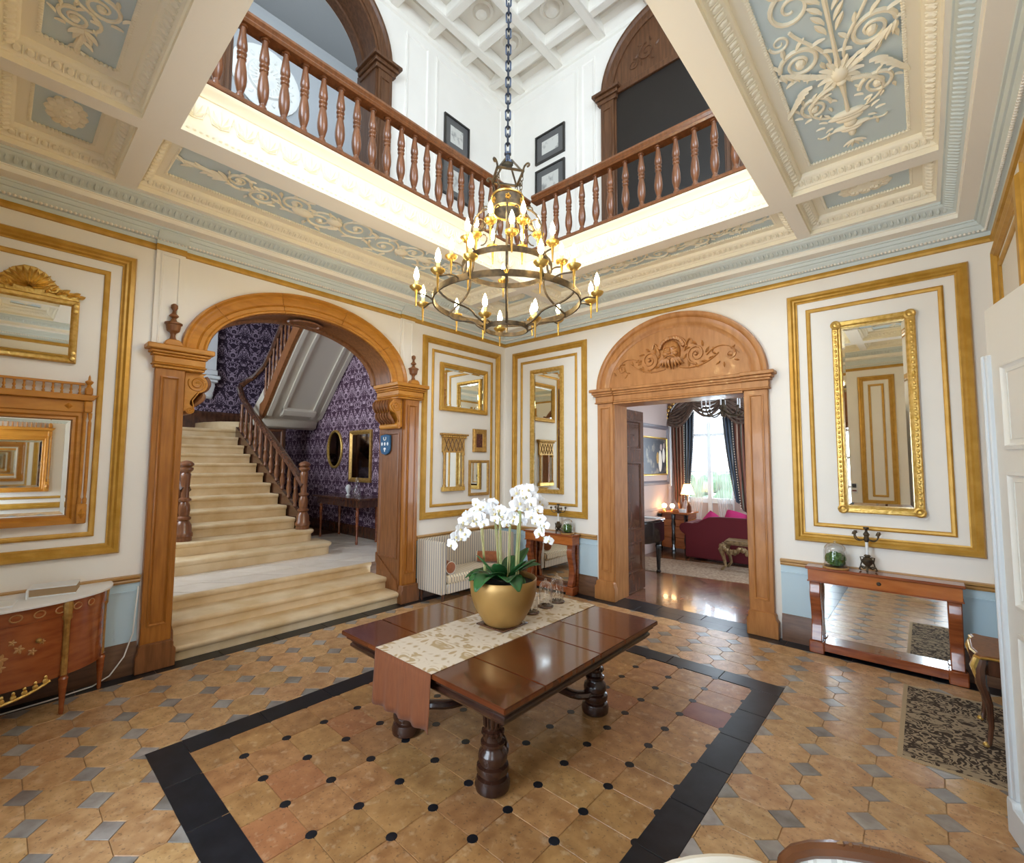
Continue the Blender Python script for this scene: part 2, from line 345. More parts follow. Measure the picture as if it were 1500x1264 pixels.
def leafb(mb, p, ang, L, W, h):
    """raised leaf blade in the u,v plane, w up"""
    n = 6; vs = []; fs = []
    for i in range(n + 1):
        t = i / n; wd = W * S(PI * min(1, t * .9 + .06)) ; u = L * t
        for q, hh in ((-1, .2), (0, 1), (1, .2)):
            x, y = u, q * wd / 2; vs.append((p[0] + x * C(ang) - y * S(ang), p[1] + x * S(ang) + y * C(ang), (p[2] if len(p) > 2 else 0) + h * hh * (1 - .4 * t)))
    for i in range(n):
        for q in (0, 1): fs.append((i * 3 + q, i * 3 + q + 1, i * 3 + 4 + q, i * 3 + 3 + q))
    mb.add(vs, fs)
# ------------------------------------------------------------------ walls with openings
def wall(name, m, a0, a1, z0, z1, ops, th, mt='wall', label=None):
    """ops: (oa, ob, zb, zs, rise): opening from oa to ob, bottom zb, springing zs, elliptical rise"""
    br = {a0, a1}
    for oa, o_b, zb, zs, rise in ops:
        n = 24 if rise else 1
        for i in range(n + 1): br.add(round((oa + o_b) / 2 - (o_b - oa) / 2 * C(PI * i / n), 5))
    br = sorted(br); mb = MB()
    def top(op, a):
        oa, o_b, zb, zs, rise = op
        if not rise: return zs
        t = (a - (oa + o_b) / 2) / ((o_b - oa) / 2); return zs + rise * math.sqrt(max(0, 1 - t * t))
    for a, b in zip(br, br[1:]):
        mid = (a + b) / 2; cur = [op for op in sorted(ops, key=lambda o: o[2]) if op[0] < mid < op[1]]
        lo = (z0, z0)
        for op in cur + [None]:
            hi = (op[2], op[2]) if op else (z1, z1)
            if hi[0] - lo[0] > 1e-6 or hi[1] - lo[1] > 1e-6:
                mb.add([m(a, lo[0], 0), m(b, lo[1], 0), m(b, hi[1], 0), m(a, hi[0], 0), m(a, lo[0], -th), m(b, lo[1], -th), m(b, hi[1], -th), m(a, hi[0], -th)],
                       [(0, 1, 2, 3), (7, 6, 5, 4)] + ([(0, 4, 5, 1)] if lo[0] > z0 or lo[1] > z0 else []) + ([(3, 2, 6, 7)] if op else []))
            if op: lo = (top(op, a), top(op, b))
    for op in ops:
        for a in op[:2]: mb.add([m(a, op[2], 0), m(a, op[3], 0), m(a, op[3], -th), m(a, op[2], -th)], [(0, 1, 2, 3)])
    return ob(name, mb, mt, None, label, kind='structure', smooth=0)
OUTP = [(0, 0), (0, .022), (.014, .045), (.045, .052), (.062, .034), (.078, .036), (.092, .014), (.105, .012), (.105, 0)]
INP = [(0, 0), (0, .014), (.014, .024), (.030, .022), (.044, .01), (.044, 0)]
def gold_panel(par, m, a0, a1, b0=1.17, b1=4.07, inner=True):
    ob('panel_moulding', MB().frame(m, a0, a1, b0, b1, OUTP), 'gold', par)
    if inner: ob('inner_moulding', MB().frame(m, a0 + .19, a1 - .19, b0 + .18, b1 - .19, INP), 'gold', par)
def strip(par, name, m, a0, a1, prof, mt):
    """straight moulding along a wall; prof = (depth, z)"""
    k = len(prof); mb = MB(); mb.add([m(a0, z, d) for d, z in prof] + [m(a1, z, d) for d, z in prof], [(i, i + 1, k + i + 1, k + i) for i in range(k - 1)] + [tuple(range(k)), tuple(range(k, 2 * k))[::-1]])
    return ob(name, mb, mt, par)
def dado(par, m, a0, a1):
    strip(par, 'chair_rail', m, a0, a1, [(0, .862), (.022, .866), (.03, .885), (.022, .90), (.045, .915), (.045, .935), (0, .94)], 'rail')
    strip(par, 'dado_panel', m, a0, a1, [(0, .28), (.006, .28), (.006, .864), (0, .864)], 'dado')
    strip(par, 'dado_bead', m, a0, a1, [(0, .775), (.016, .778), (.016, .79), (0, .793)], 'dado')
    strip(par, 'skirting_board', m, a0, a1, [(0, 0), (.05, 0), (.05, .17), (.04, .19), (.04, .23), (.022, .27), (.018, .30), (0, .30)], 'brown')
# ------------------------------------------------------------------ floor of the hall
floor = ob('floor', MB().box(-.1, YD - .1, -.12, XW + .1, .1, -.006), 'grout', None, 'buff terracotta and black stone tiled floor of the hall', kind='structure')
def slab(poly, bev=.0025, top=0., bot=-.03):
    n = len(poly); cx = sum(p[0] for p in poly) / n; cy = sum(p[1] for p in poly) / n; mb = MB()
    ins = [(p[0] + (cx - p[0]) * min(.5, bev / max(.01, math.hypot(p[0] - cx, p[1] - cy))), p[1] + (cy - p[1]) * min(.5, bev / max(.01, math.hypot(p[0] - cx, p[1] - cy)))) for p in poly]
    mb.add([(x, y, top) for x, y in ins] + [(x, y, top - .003) for x, y in poly] + [(x, y, bot) for x, y in poly],
           [tuple(range(n))] + [(i, n + i, n + (i + 1) % n, (i + 1) % n) for i in range(n)] + [(n + i, 2 * n + i, 2 * n + (i + 1) % n, n + (i + 1) % n) for i in range(n)])
    return mb
def clip(poly, ax, val, sgn):
    out = []
    for i, p in enumerate(poly):
        q = poly[(i + 1) % len(poly)]; dp = (p[ax] - val) * sgn; dq = (q[ax] - val) * sgn
        if dp <= 0: out.append(p)
        if dp * dq < 0: t = dp / (dp - dq); out.append((p[0] + (q[0] - p[0]) * t, p[1] + (q[1] - p[1]) * t))
    return out
def area2(p): return abs(sum(p[i][0] * p[(i + 1) % len(p)][1] - p[(i + 1) % len(p)][0] * p[i][1] for i in range(len(p)))) / 2
FX0, FX1, FY0, FY1 = 1.668, 4.786, -5.51, -1.368
rest = {'terra': MB(), 'slate': MB()}
def seen(x, y, mg=60):
    q = px((x, y, 0)); return q and -mg < q[0] < 1500 + mg and 600 < q[1] < 1264 + mg
def lay(poly, name, mt, full, shared):
    whole = poly
    for ax, v, sg in ((0, .2, -1), (0, XW - .06, 1), (1, YD + .1, -1), (1, -.24, 1)): poly = clip(poly, ax, v, sg) if poly else poly
    if len(poly) < 3: return
    xs = [p[0] for p in poly]; ys = [p[1] for p in poly]
    pieces = [poly]
    if max(xs) > FX0 and min(xs) < FX1 and max(ys) > FY0 and min(ys) < FY1:
        mid = clip(clip(poly, 0, FX0, -1), 0, FX1, 1)
        pieces = [clip(poly, 0, FX0, 1), clip(poly, 0, FX1, -1)] + ([clip(mid, 1, FY0, 1), clip(mid, 1, FY1, -1)] if len(mid) > 2 else [])
    for pc in pieces:
        if len(pc) < 3 or area2(pc) < 4e-4: continue
        cx = sum(p[0] for p in pc) / len(pc); cy = sum(p[1] for p in pc) / len(pc)
        if not seen(cx, cy): rest[mt].merge(slab(pc)); continue
        if pc is whole or (len(pc) == len(whole) and abs(area2(pc) - area2(whole)) < 1e-7): inst(name, shared, full, floor)
        else: ob(name, slab(pc), mt, floor, smooth=0)
DX, DY, HX, HY, g = .35, .2945, .098, .088, .0018
octp = [(HX, 0), (DX - HX, 0), (DX, HY), (DX, DY - HY), (DX - HX, DY), (HX, DY), (0, DY - HY), (0, HY)]
octp = [(DX / 2 + (x - DX / 2) * (1 - 2 * g / DX), DY / 2 + (y - DY / 2) * (1 - 2 * g / DY)) for x, y in octp]
rhp = [(HX - g * 1.5, 0), (0, HY - g * 1.5), (-HX + g * 1.5, 0), (0, -HY + g * 1.5)]
oct_me = mesh('octagonal_tile', slab(octp), 'terra', smooth=0); rh_me = mesh('diamond_inset', slab(rhp), 'slate', smooth=0)
GX, GY = .945 - 3 * DX, -5.80 - 4 * DY
for i in range(-1, 19):
    for j in range(-1, 25):
        x, y = GX + i * DX, GY + j * DY
        lay([(x + a, y + b) for a, b in octp], 'octagonal_tile', 'terra', (x, y, 0), oct_me)
        lay([(x + a, y + b) for a, b in rhp], 'diamond_inset', 'slate', (x, y, 0), rh_me)
for k, mb in rest.items():
    if mb.v: ob('outlying_tiles', mb, k, floor, kind='stuff', smooth=0)
# centre field: rectangular tiles with round black insets
TX, TY, X0, Y0 = .34, .288, 1.86, -5.338
tp = [(g, g), (TX - g, g), (TX - g, TY - g), (g, TY - g)]
t_me = mesh('square_tile', slab(tp), 'terra2', smooth=0)
t_me2 = mesh('dark_square_tile', slab(tp), mat('oxblood_tile', (.20, .05, .025), .34, c2=(.27, .08, .04), scale=8), smooth=0)
t_me3 = mesh('red_square_tile', slab(tp), mat('red_terracotta_tile', (.33, .125, .048), .36, c2=(.46, .205, .085), scale=9, lo=.32, hi=.7, detail=14, pits=.5), smooth=0)
dot_me = mesh('round_inset', MB().lathe([(.0, .0012), (.031, .0012), (.0335, -.002), (.0335, -.02)], seg=14), 'black', smooth=0)
for i in range(8):
    for j in range(13):
        me = t_me2 if (i, j) == (7, 10) else t_me3 if (i, j) in ((2, 1), (1, 3), (3, 0), (5, 9), (0, 5)) else t_me
        inst('square_tile', me, (X0 + i * TX, Y0 + j * TY, 0), floor)
for i in range(9):
    for j in range(14): inst('round_inset', dot_me, (X0 + i * TX, Y0 + j * TY, 0), floor)
# black marble border, mitred frame of slabs
bw = .215
def black_run(x0, x1, y0, y1, n, horiz, tz=.0022):
    for k in range(n):
        if horiz: q = [(x0 + (x1 - x0) * k / n + g, y0), (x0 + (x1 - x0) * (k + 1) / n - g, y0), (x0 + (x1 - x0) * (k + 1) / n - g, y1), (x0 + (x1 - x0) * k / n + g, y1)]
        else: q = [(x0, y0 + (y1 - y0) * k / n + g), (x1, y0 + (y1 - y0) * k / n + g), (x1, y0 + (y1 - y0) * (k + 1) / n - g), (x0, y0 + (y1 - y0) * (k + 1) / n - g)]
        ob('black_border_slab', slab(q, .004, tz), 'black', floor, smooth=0)
black_run(FX0, FX0 + bw, FY0 + bw, FY1 - bw, 7, False); black_run(FX1 - bw, FX1, FY0 + bw, FY1 - bw, 8, False)
black_run(FX0, FX1, FY0, FY0 + bw, 6, True); black_run(FX0, FX1, FY1 - bw, FY1, 6, True)
black_run(0, .2, -6.88, -.0, 12, False, .0005); black_run(.2, XW, -.24, 0, 10, True, .0005); black_run(2.3, 4.16, 0, .24, 3, True, .0005)
# ------------------------------------------------------------------ walls (both storeys, the gallery shares them)
ZT = 9.25
wall_left = wall('wall_left', mA, YD, 0, 0, ZT, [(-5.02, -2.25, 0, 3.12, 0.85), (-4.80, -2.82, 5.08, 8.0, .99)], .55, label='cream wall with wooden stair arch and gold panel mouldings')
wall_back = wall('wall_back', mB, 0, XW, 0, ZT, [(2.28, 4.18, 0, 2.98, 0)], .35, label='cream wall with arched wooden doorway and gold panel mouldings')
wall_right = wall('wall_right', mC, YD, 0, 0, ZT, [(-5.0, -1.9, 6.2, 8.4, 0)], .25, label='cream side wall behind the open white door')
wall_front = wall('wall_front', mD, 0, XW, 0, ZT, [(2.28, 4.14, 0, 3.4, 0), (5.6, 6.25, .95, 3.2, 0), (1.7, 4.7, 6.2, 8.4, 0)], .25, label='cream wall behind the camera with the glazed entrance')
for par, m, a0, a1 in ((wall_left, mA, YD, -5.3), (wall_left, mA, -1.98, 0), (wall_back, mB, 0, 1.98), (wall_back, mB, 4.5, XW), (wall_right, mC, YD, 0), (wall_front, mD, 0, 1.95), (wall_front, mD, 4.5, XW)): dado(par, m, a0, a1)
gold_panel(wall_left, mA, -1.92, -.15); gold_panel(wall_left, mA, -7.2 + .55, -5.475)
gold_panel(wall_back, mB, .21, 1.81); gold_panel(wall_back, mB, 4.66, 6.235)
gold_panel(wall_right, mC, -1.75, -.2); gold_panel(wall_right, mC, -6.65, -5.1)
gold_panel(wall_front, mD, 4.75, 5.41); gold_panel(wall_front, mD, .25, 1.8)
ob('panel_moulding', MB().frame(mC, -3.3, -1.95, 3.3, 4.07, OUTP), 'gold', wall_right)
# flat strips above the arch pilasters
for y in (-5.2, -2.22):
    strip(wall_left, 'pilaster_strip', mA, y - .125, y + .125, [(0, 3.2), (.03, 3.2), (.03, 4.23), (0, 4.23)], 'wall')
    ob('strip_bead', MB().frame(mA, y - .085, y + .085, 3.25, 4.2, [(0, .03), (0, .036), (.012, .04), (.02, .03)]), 'wall', wall_left)
# cornice bands round the room
def band(name, prof, mt, kind=None): return ob(name, MB().rect(0, XW, YD, 0, prof), mt, cornice, kind=kind)
cornice = thing('trim_3', 'pale blue and cream moulded cornice with gold fillet', None, (0, 0, 0), kind='structure')
band('gold_fillet', [(0, 4.222), (.02, 4.228), (.03, 4.25), (.022, 4.283), (0, 4.287)], 'gold')
band('blue_frieze', [(.0, 4.285), (.014, 4.287), (.02, 4.325), (.05, 4.332), (.05, 4.34)], 'cblue')
band('cyma_course', [(.055, 4.34), (.075, 4.362), (.085, 4.375), (.085, 4.385), (.10, 4.387), (.115, 4.41), (.115, 4.42), (.13, 4.422), (.135, 4.435)], 'cblue')
band('corona', [(.135, 4.435), (.25, 4.445), (.25, 4.49), (.262, 4.492), (.262, 4.50)], 'plaster')
band('leaf_course', [(.262, 4.50), (.285, 4.515), (.345, 4.545), (.36, 4.575), (.37, 4.575), (.37, 4.602)], 'cblue')
def along(x0, x1, y0, y1, step):
    r = []
    for (ax, ay), (bx, by) in (((x0, y0), (x1, y0)), ((x1, y0), (x1, y1)), ((x1, y1), (x0, y1)), ((x0, y1), (x0, y0))):
        L = math.hypot(bx - ax, by - ay); n = max(1, round(L / step)); an = math.atan2(by - ay, bx - ax)
        for i in range(n): t = (i + .5) / n; r.append((ax + (bx - ax) * t, ay + (by - ay) * t, an))
    return r
bd = MB()
for x, y, a in along(.055, XW - .055, YD + .055, -.055, .032): bd.ball((x, y, 4.334), .0145, 5, 4)
ob('bead_course', bd, 'plasterw', cornice, kind='stuff')
lf = MB()
for x, y, a in along(.315, XW - .315, YD + .315, -.315, .05):
    b = MB().ball((0, 0, 0), (.017, .045, .012), 6, 4); lf.merge(b, Matrix.Translation((x, y, 4.527)) @ Matrix.Rotation(a, 4, 'Z') @ Matrix.Rotation(R(27), 4, 'X'))
ob('leaf_ornament', lf, 'cblue', cornice, kind='stuff')
for y in (-5.2, -2.22):                      # cornice breaks forward over the strips
    for nm, pf, mt in (('cornice_break', [(.0, 4.286), (.045, 4.287), (.05, 4.325), (.08, 4.335), (.10, 4.36), (.115, 4.385), (.13, 4.40), (0, 4.40)], 'cblue'), ('gold_fillet_break', [(0, 4.222), (.05, 4.228), (.06, 4.25), (.052, 4.283), (0, 4.287)], 'gold')):
        strip(cornice, nm, mA, y - .13, y + .13, pf, mt)
# ------------------------------------------------------------------ coffered ceiling under the gallery
CO = [('a', .43, 1.43, -5.57, -1.31), ('c', 4.99, 6.02, -5.50, -1.38), ('b', 1.57, 4.86, -1.17, -.42), ('d', 1.57, 4.86, -6.46, -5.73),
      ('k', .43, 1.43, -6.46, -5.73), ('k', 4.99, 6.02, -1.22, -.42), ('k', .43, 1.43, -1.17, -.42), ('k', 4.99, 6.02, -6.46, -5.73)]
mb = MB(); xs = sorted({.36, XW - .36, FX0, FX1} | {c[1] for c in CO} | {c[2] for c in CO}); ys = sorted({YD + .36, -.36, FY0, FY1} | {c[3] for c in CO} | {c[4] for c in CO})
for x0, x1 in zip(xs, xs[1:]):
    for y0, y1 in zip(ys, ys[1:]):
        cx, cy = (x0 + x1) / 2, (y0 + y1) / 2
        if FX0 < cx < FX1 and FY0 < cy < FY1: continue
        if any(c[1] < cx < c[2] and c[3] < cy < c[4] for c in CO): continue
        mb.add([(x0, y0, 4.6), (x1, y0, 4.6), (x1, y1, 4.6), (x0, y1, 4.6)], [(0, 1, 2, 3)])
ceiling = ob('ceiling', mb, 'plaster', None, 'coffered cream plaster ceiling with pale blue panels', kind='structure', smooth=0)
GL = MB()                                     # gallery floor above
for x0, x1, y0, y1 in ((0, FX0 - .09, YD, 0), (FX1 + .09, XW, YD, 0), (FX0 - .09, FX1 + .09, YD, FY0 - .09), (FX0 - .09, FX1 + .09, FY1 + .09, 0)): GL.box(x0, y0, 4.95, x1, y1, 5.075)
ob('floor_gallery', GL, 'oakd', None, 'boarded floor of the upper gallery around the opening', kind='structure')
def relief(par, pts, mt='relief'): return ob('relief_ornament', pts, mt, par)
def ceil_map(cx, cy, ang, z=4.768):
    """u,v in the panel, w hanging down"""
    return lambda u, v, w: (cx + u * C(ang) - v * S(ang), cy + u * S(ang) + v * C(ang), z - w)
def sc(mb, c, r0, r1, a0, turns, t=.012, n=26, taper=True):
    p = spiral(c, r0, r1, a0, turns, n); mb.tube([(x, y, .006) for x, y in p], [t * (1 - .55 * i / n) if taper else t for i in range(n + 1)], 6)
    return p
def arabesque(k=1.0, long=True):
    """half ornament: scrolls growing along +u, mirrored by the caller"""
    mb = MB()
    u = 0; s = 1
    for q, r in enumerate((.15, .13, .12, .10, .085)):
        c = (u + r + .03, s * .05); sc(mb, c, r, .018, PI * (1 if s > 0 else 1) , -1.6 * s, .013); mb.ball((c[0], c[1], .008), .026, 7, 4)
        for t in range(7):
            a = t * .9 + q; leafb(mb, (c[0] + r * C(a), c[1] + r * S(a), .004), a + .9 * s, r * .62, r * .26, .02)
        mb.tube(bez((u, 0, .006), (u + r * .6, -s * r * 1.1, .006), (u + r * 1.7, -s * r * 1.1, .006), (u + 2.1 * r, 0, .006), 8), .010, 6)
        u += 2.1 * r; s = -s
    for t in range(5):
        leafb(mb, (u, 0, .004), (t - 2) * .35, .15 - abs(t - 2) * .02, .045, .022)
    # stepped bell flower vase
    mb.ball((u * .52, -.02, .012), (.10, .05, .035), 8, 5); mb.ball((u * .30, .02, .012), (.075, .06, .03), 8, 5)
    mb.tube([(u, 0, .006), (u + .2, .02, .006), (u + .34, 0, .006)], [.012, .02, .006], 6)
    for t in range(4): leafb(mb, (u + .1 + t * .06, 0, .004), (1 if t % 2 else -1) * .7, .09, .035, .018)
    return mb
def urn_panel():
    """urn, wings and big volutes, growing along +u"""
    mb = MB()
    for s in (1, -1):
        sc(mb, (.62, s * .235), .13, .02, -PI / 2 * s, 1.9 * s, .018, 34); mb.ball((.62, s * .235, .01), .035, 8, 4)
        sc(mb, (1.18, s * .24), .15, .025, PI / 2 * s, -1.8 * s, .02, 34); mb.ball((1.18, s * .24, .01), .04, 8, 4)
        sc(mb, (1.68, s * .2), .17, .025, -PI / 2 * s, 1.8 * s, .02, 34)
        mb.tube(bez((.80, s * .05, .01), (.75, s * .30, .02), (.5, s * .36, .01), (.40, s * .12, .006), 14), [.022 - .001 * i for i in range(15)], 7)
        for t in range(6): leafb(mb, (.92 - t * .035, s * (.2 + t * .035), .02), s * (1.9 + t * .12), .13, .05, .03)
        for t in range(9):
            a = t * .7; leafb(mb, (1.18 + .15 * C(a), s * .24 + .15 * S(a), .004), a + .8, .10, .04, .024); leafb(mb, (.62 + .12 * C(a), s * .235 + .12 * S(a), .004), a + .8, .07, .03, .02)
        mb.tube(bez((.18, s * .02, .01), (.25, s * .18, .01), (.12, s * .24, .01), (.20, s * .28, .01), 10), .008, 6)
        for t in range(6): leafb(mb, (.42 - t * .05, s * (.14 + .03 * (t % 3)), .004), s * (.6 + t * .5), .075, .03, .018)
        for t in range(3): leafb(mb, (.0, 0, .006), PI + s * (.25 + .35 * t), .12, .035, .02)
    # urn drawn as stacked relief bodies
    for u, w_, l in ((.12, .035, .05), (.18, .09, .025), (.22, .15, .02), (.26, .055, .05), (.33, .11, .035), (.38, .17, .03), (.41, .13, .025)): mb.ball((u, 0, .012), (l, w_, .03), 12, 6)
    mb.tube([(.41, 0, .012), (.6, 0, .012), (.8, 0, .012)], [.02, .014, .03], 7)
    # leafy boss with spread acanthus wings at the heart of the panel
    mb.ball((.92, 0, .02), (.075, .065, .05), 12, 7); mb.ball((.83, 0, .025), (.035, .04, .035), 9, 6)
    for t in range(14): a = t * 2 * PI / 14; leafb(mb, (.92 + .05 * C(a), .05 * S(a), .012), a, .12, .05, .03)
    for s in (1, -1):
        for t in range(7): leafb(mb, (.96 + .02 * t, s * (.09 + .045 * t), .015), s * (1.25 - .16 * t), .17 - .012 * t, .055, .03)
        for t in range(5): leafb(mb, (1.34 + .09 * t, s * .03, .006), s * (.5 + .1 * t), .13, .045, .022)
        sc(mb, (1.45, s * .33), .075, .015, PI / 2 * s, 1.5 * s, .012, 22)
        mb.tube(bez((1.02, s * .05, .01), (1.2, s * .02, .012), (1.35, s * .2, .01), (1.5, s * .25, .008), 10), .013, 6)
    mb.tube([(1.0, 0, .012), (1.3, 0, .012), (1.6, 0, .012), (1.95, 0, .012)], [.02, .014, .018, .012], 7)
    return mb
def cartouche():
    mb = MB().ball((0, 0, 0), (.15, .085, .045), 16, 7)
    for t in range(12):
        a = t * PI / 6; mb.ball((.165 * C(a), .095 * S(a), .004), (.05, .035, .022), 8, 4)
    for t in range(7): mb.ball((-.09 + .03 * t, .02 * S(t * 2.1), .038), (.022, .026, .02), 7, 4)
    return mb
for kind, x0, x1, y0, y1 in CO:
    cf = ob('coffer', MB().rect(x0, x1, y0, y1, [(0, 4.6), (0, 4.645), (.012, 4.65), (.02, 4.665), (.085, 4.70), (.095, 4.715), (.095, 4.745), (.165, 4.75), (.17, 4.755)]), 'relief', ceiling)
    ob('coffer_panel', MB().add([(x0 + .165, y0 + .165, 4.768), (x1 - .165, y0 + .165, 4.768), (x1 - .165, y1 - .165, 4.768), (x0 + .165, y1 - .165, 4.768)], [(0, 1, 2, 3)]), 'blue', cf, smooth=0)
    bd = MB()
    for x, y, a in along(x0 + .172, x1 - .172, y0 + .172, y1 - .172, .024): bd.ball((x, y, 4.756), .0145, 6, 4)
    ob('bead_course', bd, 'relief', cf, kind='stuff')
    eg = MB()
    for x, y, a in along(x0 + .052, x1 - .052, y0 + .052, y1 - .052, .062):
        b = MB().ball((0, 0, 0), (.022, .03, .014), 7, 4).tube([(-.028, -.03, 0), (-.028, .03, 0)], .005, 4); eg.merge(b, Matrix.Translation((x, y, 4.678)) @ Matrix.Rotation(a, 4, 'Z') @ Matrix.Rotation(R(28), 4, 'X'))
    ob('egg_and_dart', eg, 'relief', cf, kind='stuff')
    cx, cy = (x0 + x1) / 2, (y0 + y1) / 2
    if kind == 'k': relief(cf, cartouche().map(ceil_map(cx, cy, 0)))
    elif kind == 'c':
        relief(cf, MB().merge(urn_panel(), Matrix.Diagonal((.95, .8, .9, 1))).map(ceil_map(cx, y1 - .34, -PI / 2))); relief(cf, MB().merge(urn_panel(), Matrix.Diagonal((.95, .8, .9, 1))).map(ceil_map(cx, y0 + .34, PI / 2)))
    elif kind == 'd':
        for a in (0, PI): relief(cf, arabesque().map(ceil_map(cx, cy, a)))
    else:
        big = MB().merge(arabesque(), Matrix.Diagonal((1.25 if kind == 'a' else .95, 1.25 if kind == 'a' else .85, 1.2, 1)))
        for a in ((PI / 2, -PI / 2) if kind == 'a' else (0, PI)): relief(cf, MB().merge(big).map(ceil_map(cx, cy, a)))
# ------------------------------------------------------------------ opening: fascia below the gallery
fas = ob('trim_4', MB().rect(FX0, FX1, FY0, FY1, [(0, 4.6), (-.0, 4.63), (-.015, 4.635), (-.02, 4.655), (-.045, 4.67), (-.05, 4.70), (-.075, 4.725), (-.08, 4.76), (-.08, 4.985), (-.07, 4.99), (-.06, 5.02), (-.03, 5.045), (-.02, 5.08), (-.06, 5.085)]), 'relief', None, 'cream plaster fascia and frieze around the gallery opening', kind='structure')
fz = MB()
for (ax, ay), (bx, by), n in (((FX0 - .08, FY0), (FX0 - .08, FY1), 22), ((FX0, FY1 + .08), (FX1, FY1 + .08), 17)):
    for i in range(n):
        t = (i + .5) / n; an = math.atan2(by - ay, bx - ax); mb = MB()
        for q in (-2, -1, 0, 1, 2): leafb(mb, (0, -.08, .0), PI / 2 + q * .42, .15 - abs(q) * .015, .03, .016)
        mb.tube([(-.09, .06, .003), (-.06, -.07, .004), (0, -.085, .004), (.06, -.07, .004), (.09, .06, .003)], .006, 5)
        mb.map(lambda u, v, w_: (ax + (bx - ax) * t + u * C(an) + w_ * S(an), ay + (by - ay) * t + u * S(an) - w_ * C(an), 4.875 + v)); fz.merge(mb)
ob('palmette_frieze', fz, 'relief', fas, kind='stuff')
bd = MB()
for x, y, a in along(FX0 - .02, FX1 + .02, FY0 - .02, FY1 + .02, .045): bd.ball((x, y, 4.652), (.016, .016, .012), 6, 4)
ob('bead_course', bd, 'relief', fas, kind='stuff')
# gallery balustrades
BP = [(.036, 0), (.036, .03), (.024, .05), (.024, .06), (.03, .075), (.046, .14), (.049, .19), (.044, .26), (.032, .335), (.028, .35), (.038, .36), (.038, .375), (.028, .39), (.04, .405), (.04, .42), (.03, .43), (.043, .46), (.041, .50), (.03, .58), (.023, .63), (.025, .645), (.036, .65), (.036, .67)]
bal_me = mesh('baluster', MB().lathe(BP, seg=12), 'baluster', smooth=50)
HR = [(-.06, 0), (.06, 0), (.075, .02), (.06, .045), (.078, .07), (.07, .10), (.035, .125), (-.035, .125), (-.07, .10), (-.078, .07), (-.06, .045), (-.075, .02)]
def balustrade(label, p0, p1, start, step, n):
    (x0, y0), (x1, y1) = p0, p1; b = thing('gallery_balustrade', label, 'balustrade', (p0[0], p0[1], 5.085)); an = math.atan2(y1 - y0, x1 - x0); L = math.hypot(x1 - x0, y1 - y0)
    mm = lambda a, z, d: (x0 + d * C(an) - a * S(an), y0 + d * S(an) + a * C(an), z)
    ob('bottom_rail', MB().prism([(-.055, 5.085), (.055, 5.085), (.06, 5.10), (.05, 5.125), (.045, 5.13), (-.045, 5.13), (-.05, 5.125), (-.06, 5.10)], mm, 0, L), 'baluster', b)
    ob('handrail', MB().prism([(a, z + 5.80) for a, z in HR], mm, 0, L), 'baluster', b)
    for i in range(n):
        d = start + i * step
        if 0 < d < L: inst('baluster', bal_me, (x0 + d * C(an), y0 + d * S(an), 5.13), b)
    return b
balustrade('mahogany gallery balustrade above the staircase arch wall', (1.60, -5.9), (1.60, -1.28), .08, .18, 26)
balustrade('mahogany gallery balustrade above the doorway to the red sofa', (1.75, -1.30), (5.2, -1.30), .18, .2125, 17)
# ------------------------------------------------------------------ upper storey
cu = ob('ceiling_upper', MB().box(0, YD, ZT, XW, 0, ZT + .1), 'plasterw', None, 'coffered white ceiling high above the gallery', kind='structure')
for k in range(7): ob('ceiling_beam', MB().box(.43 + k * .86 - .075, YD, ZT - .22, .43 + k * .86 + .075, 0, ZT), 'plasterw', cu, bev=.02)
for k in range(9): ob('ceiling_beam', MB().box(0, -.48 - k * .71 - .075, ZT - .20, XW, -.48 - k * .71 + .075, ZT), 'plasterw', cu, bev=.02)
ros = mesh('ceiling_rosette', MB().lathe([(.19, 0), (.19, -.035), (.15, -.04), (.13, -.02), (.11, -.05), (.09, -.09), (.04, -.10), (0, -.13)], seg=16), 'plasterw')
for i in range(6):
    for j in range(8): inst('ceiling_rosette', ros, (.86 + i * .86, -.835 - j * .71, ZT), cu)
ob('upper_cornice', MB().rect(0, XW, YD, 0, [(0, 8.98), (.03, 9.0), (.04, 9.06), (.10, 9.1), (.12, 9.16), (.2, 9.2), (.22, ZT)]), 'plasterw', cu)
for par, m, a0, a1 in ((wall_left, mA, -2.35, -1.9), (wall_left, mA, -1.75, -.15), (wall_back, mB, .15, 1.65), (wall_back, mB, 1.72, 2.0)):
    ob('upper_panel_bead', MB().frame(m, a0, a1, 5.9, 8.85, [(0, 0), (0, .02), (.03, .02), (.05, 0)]), 'wall', par)
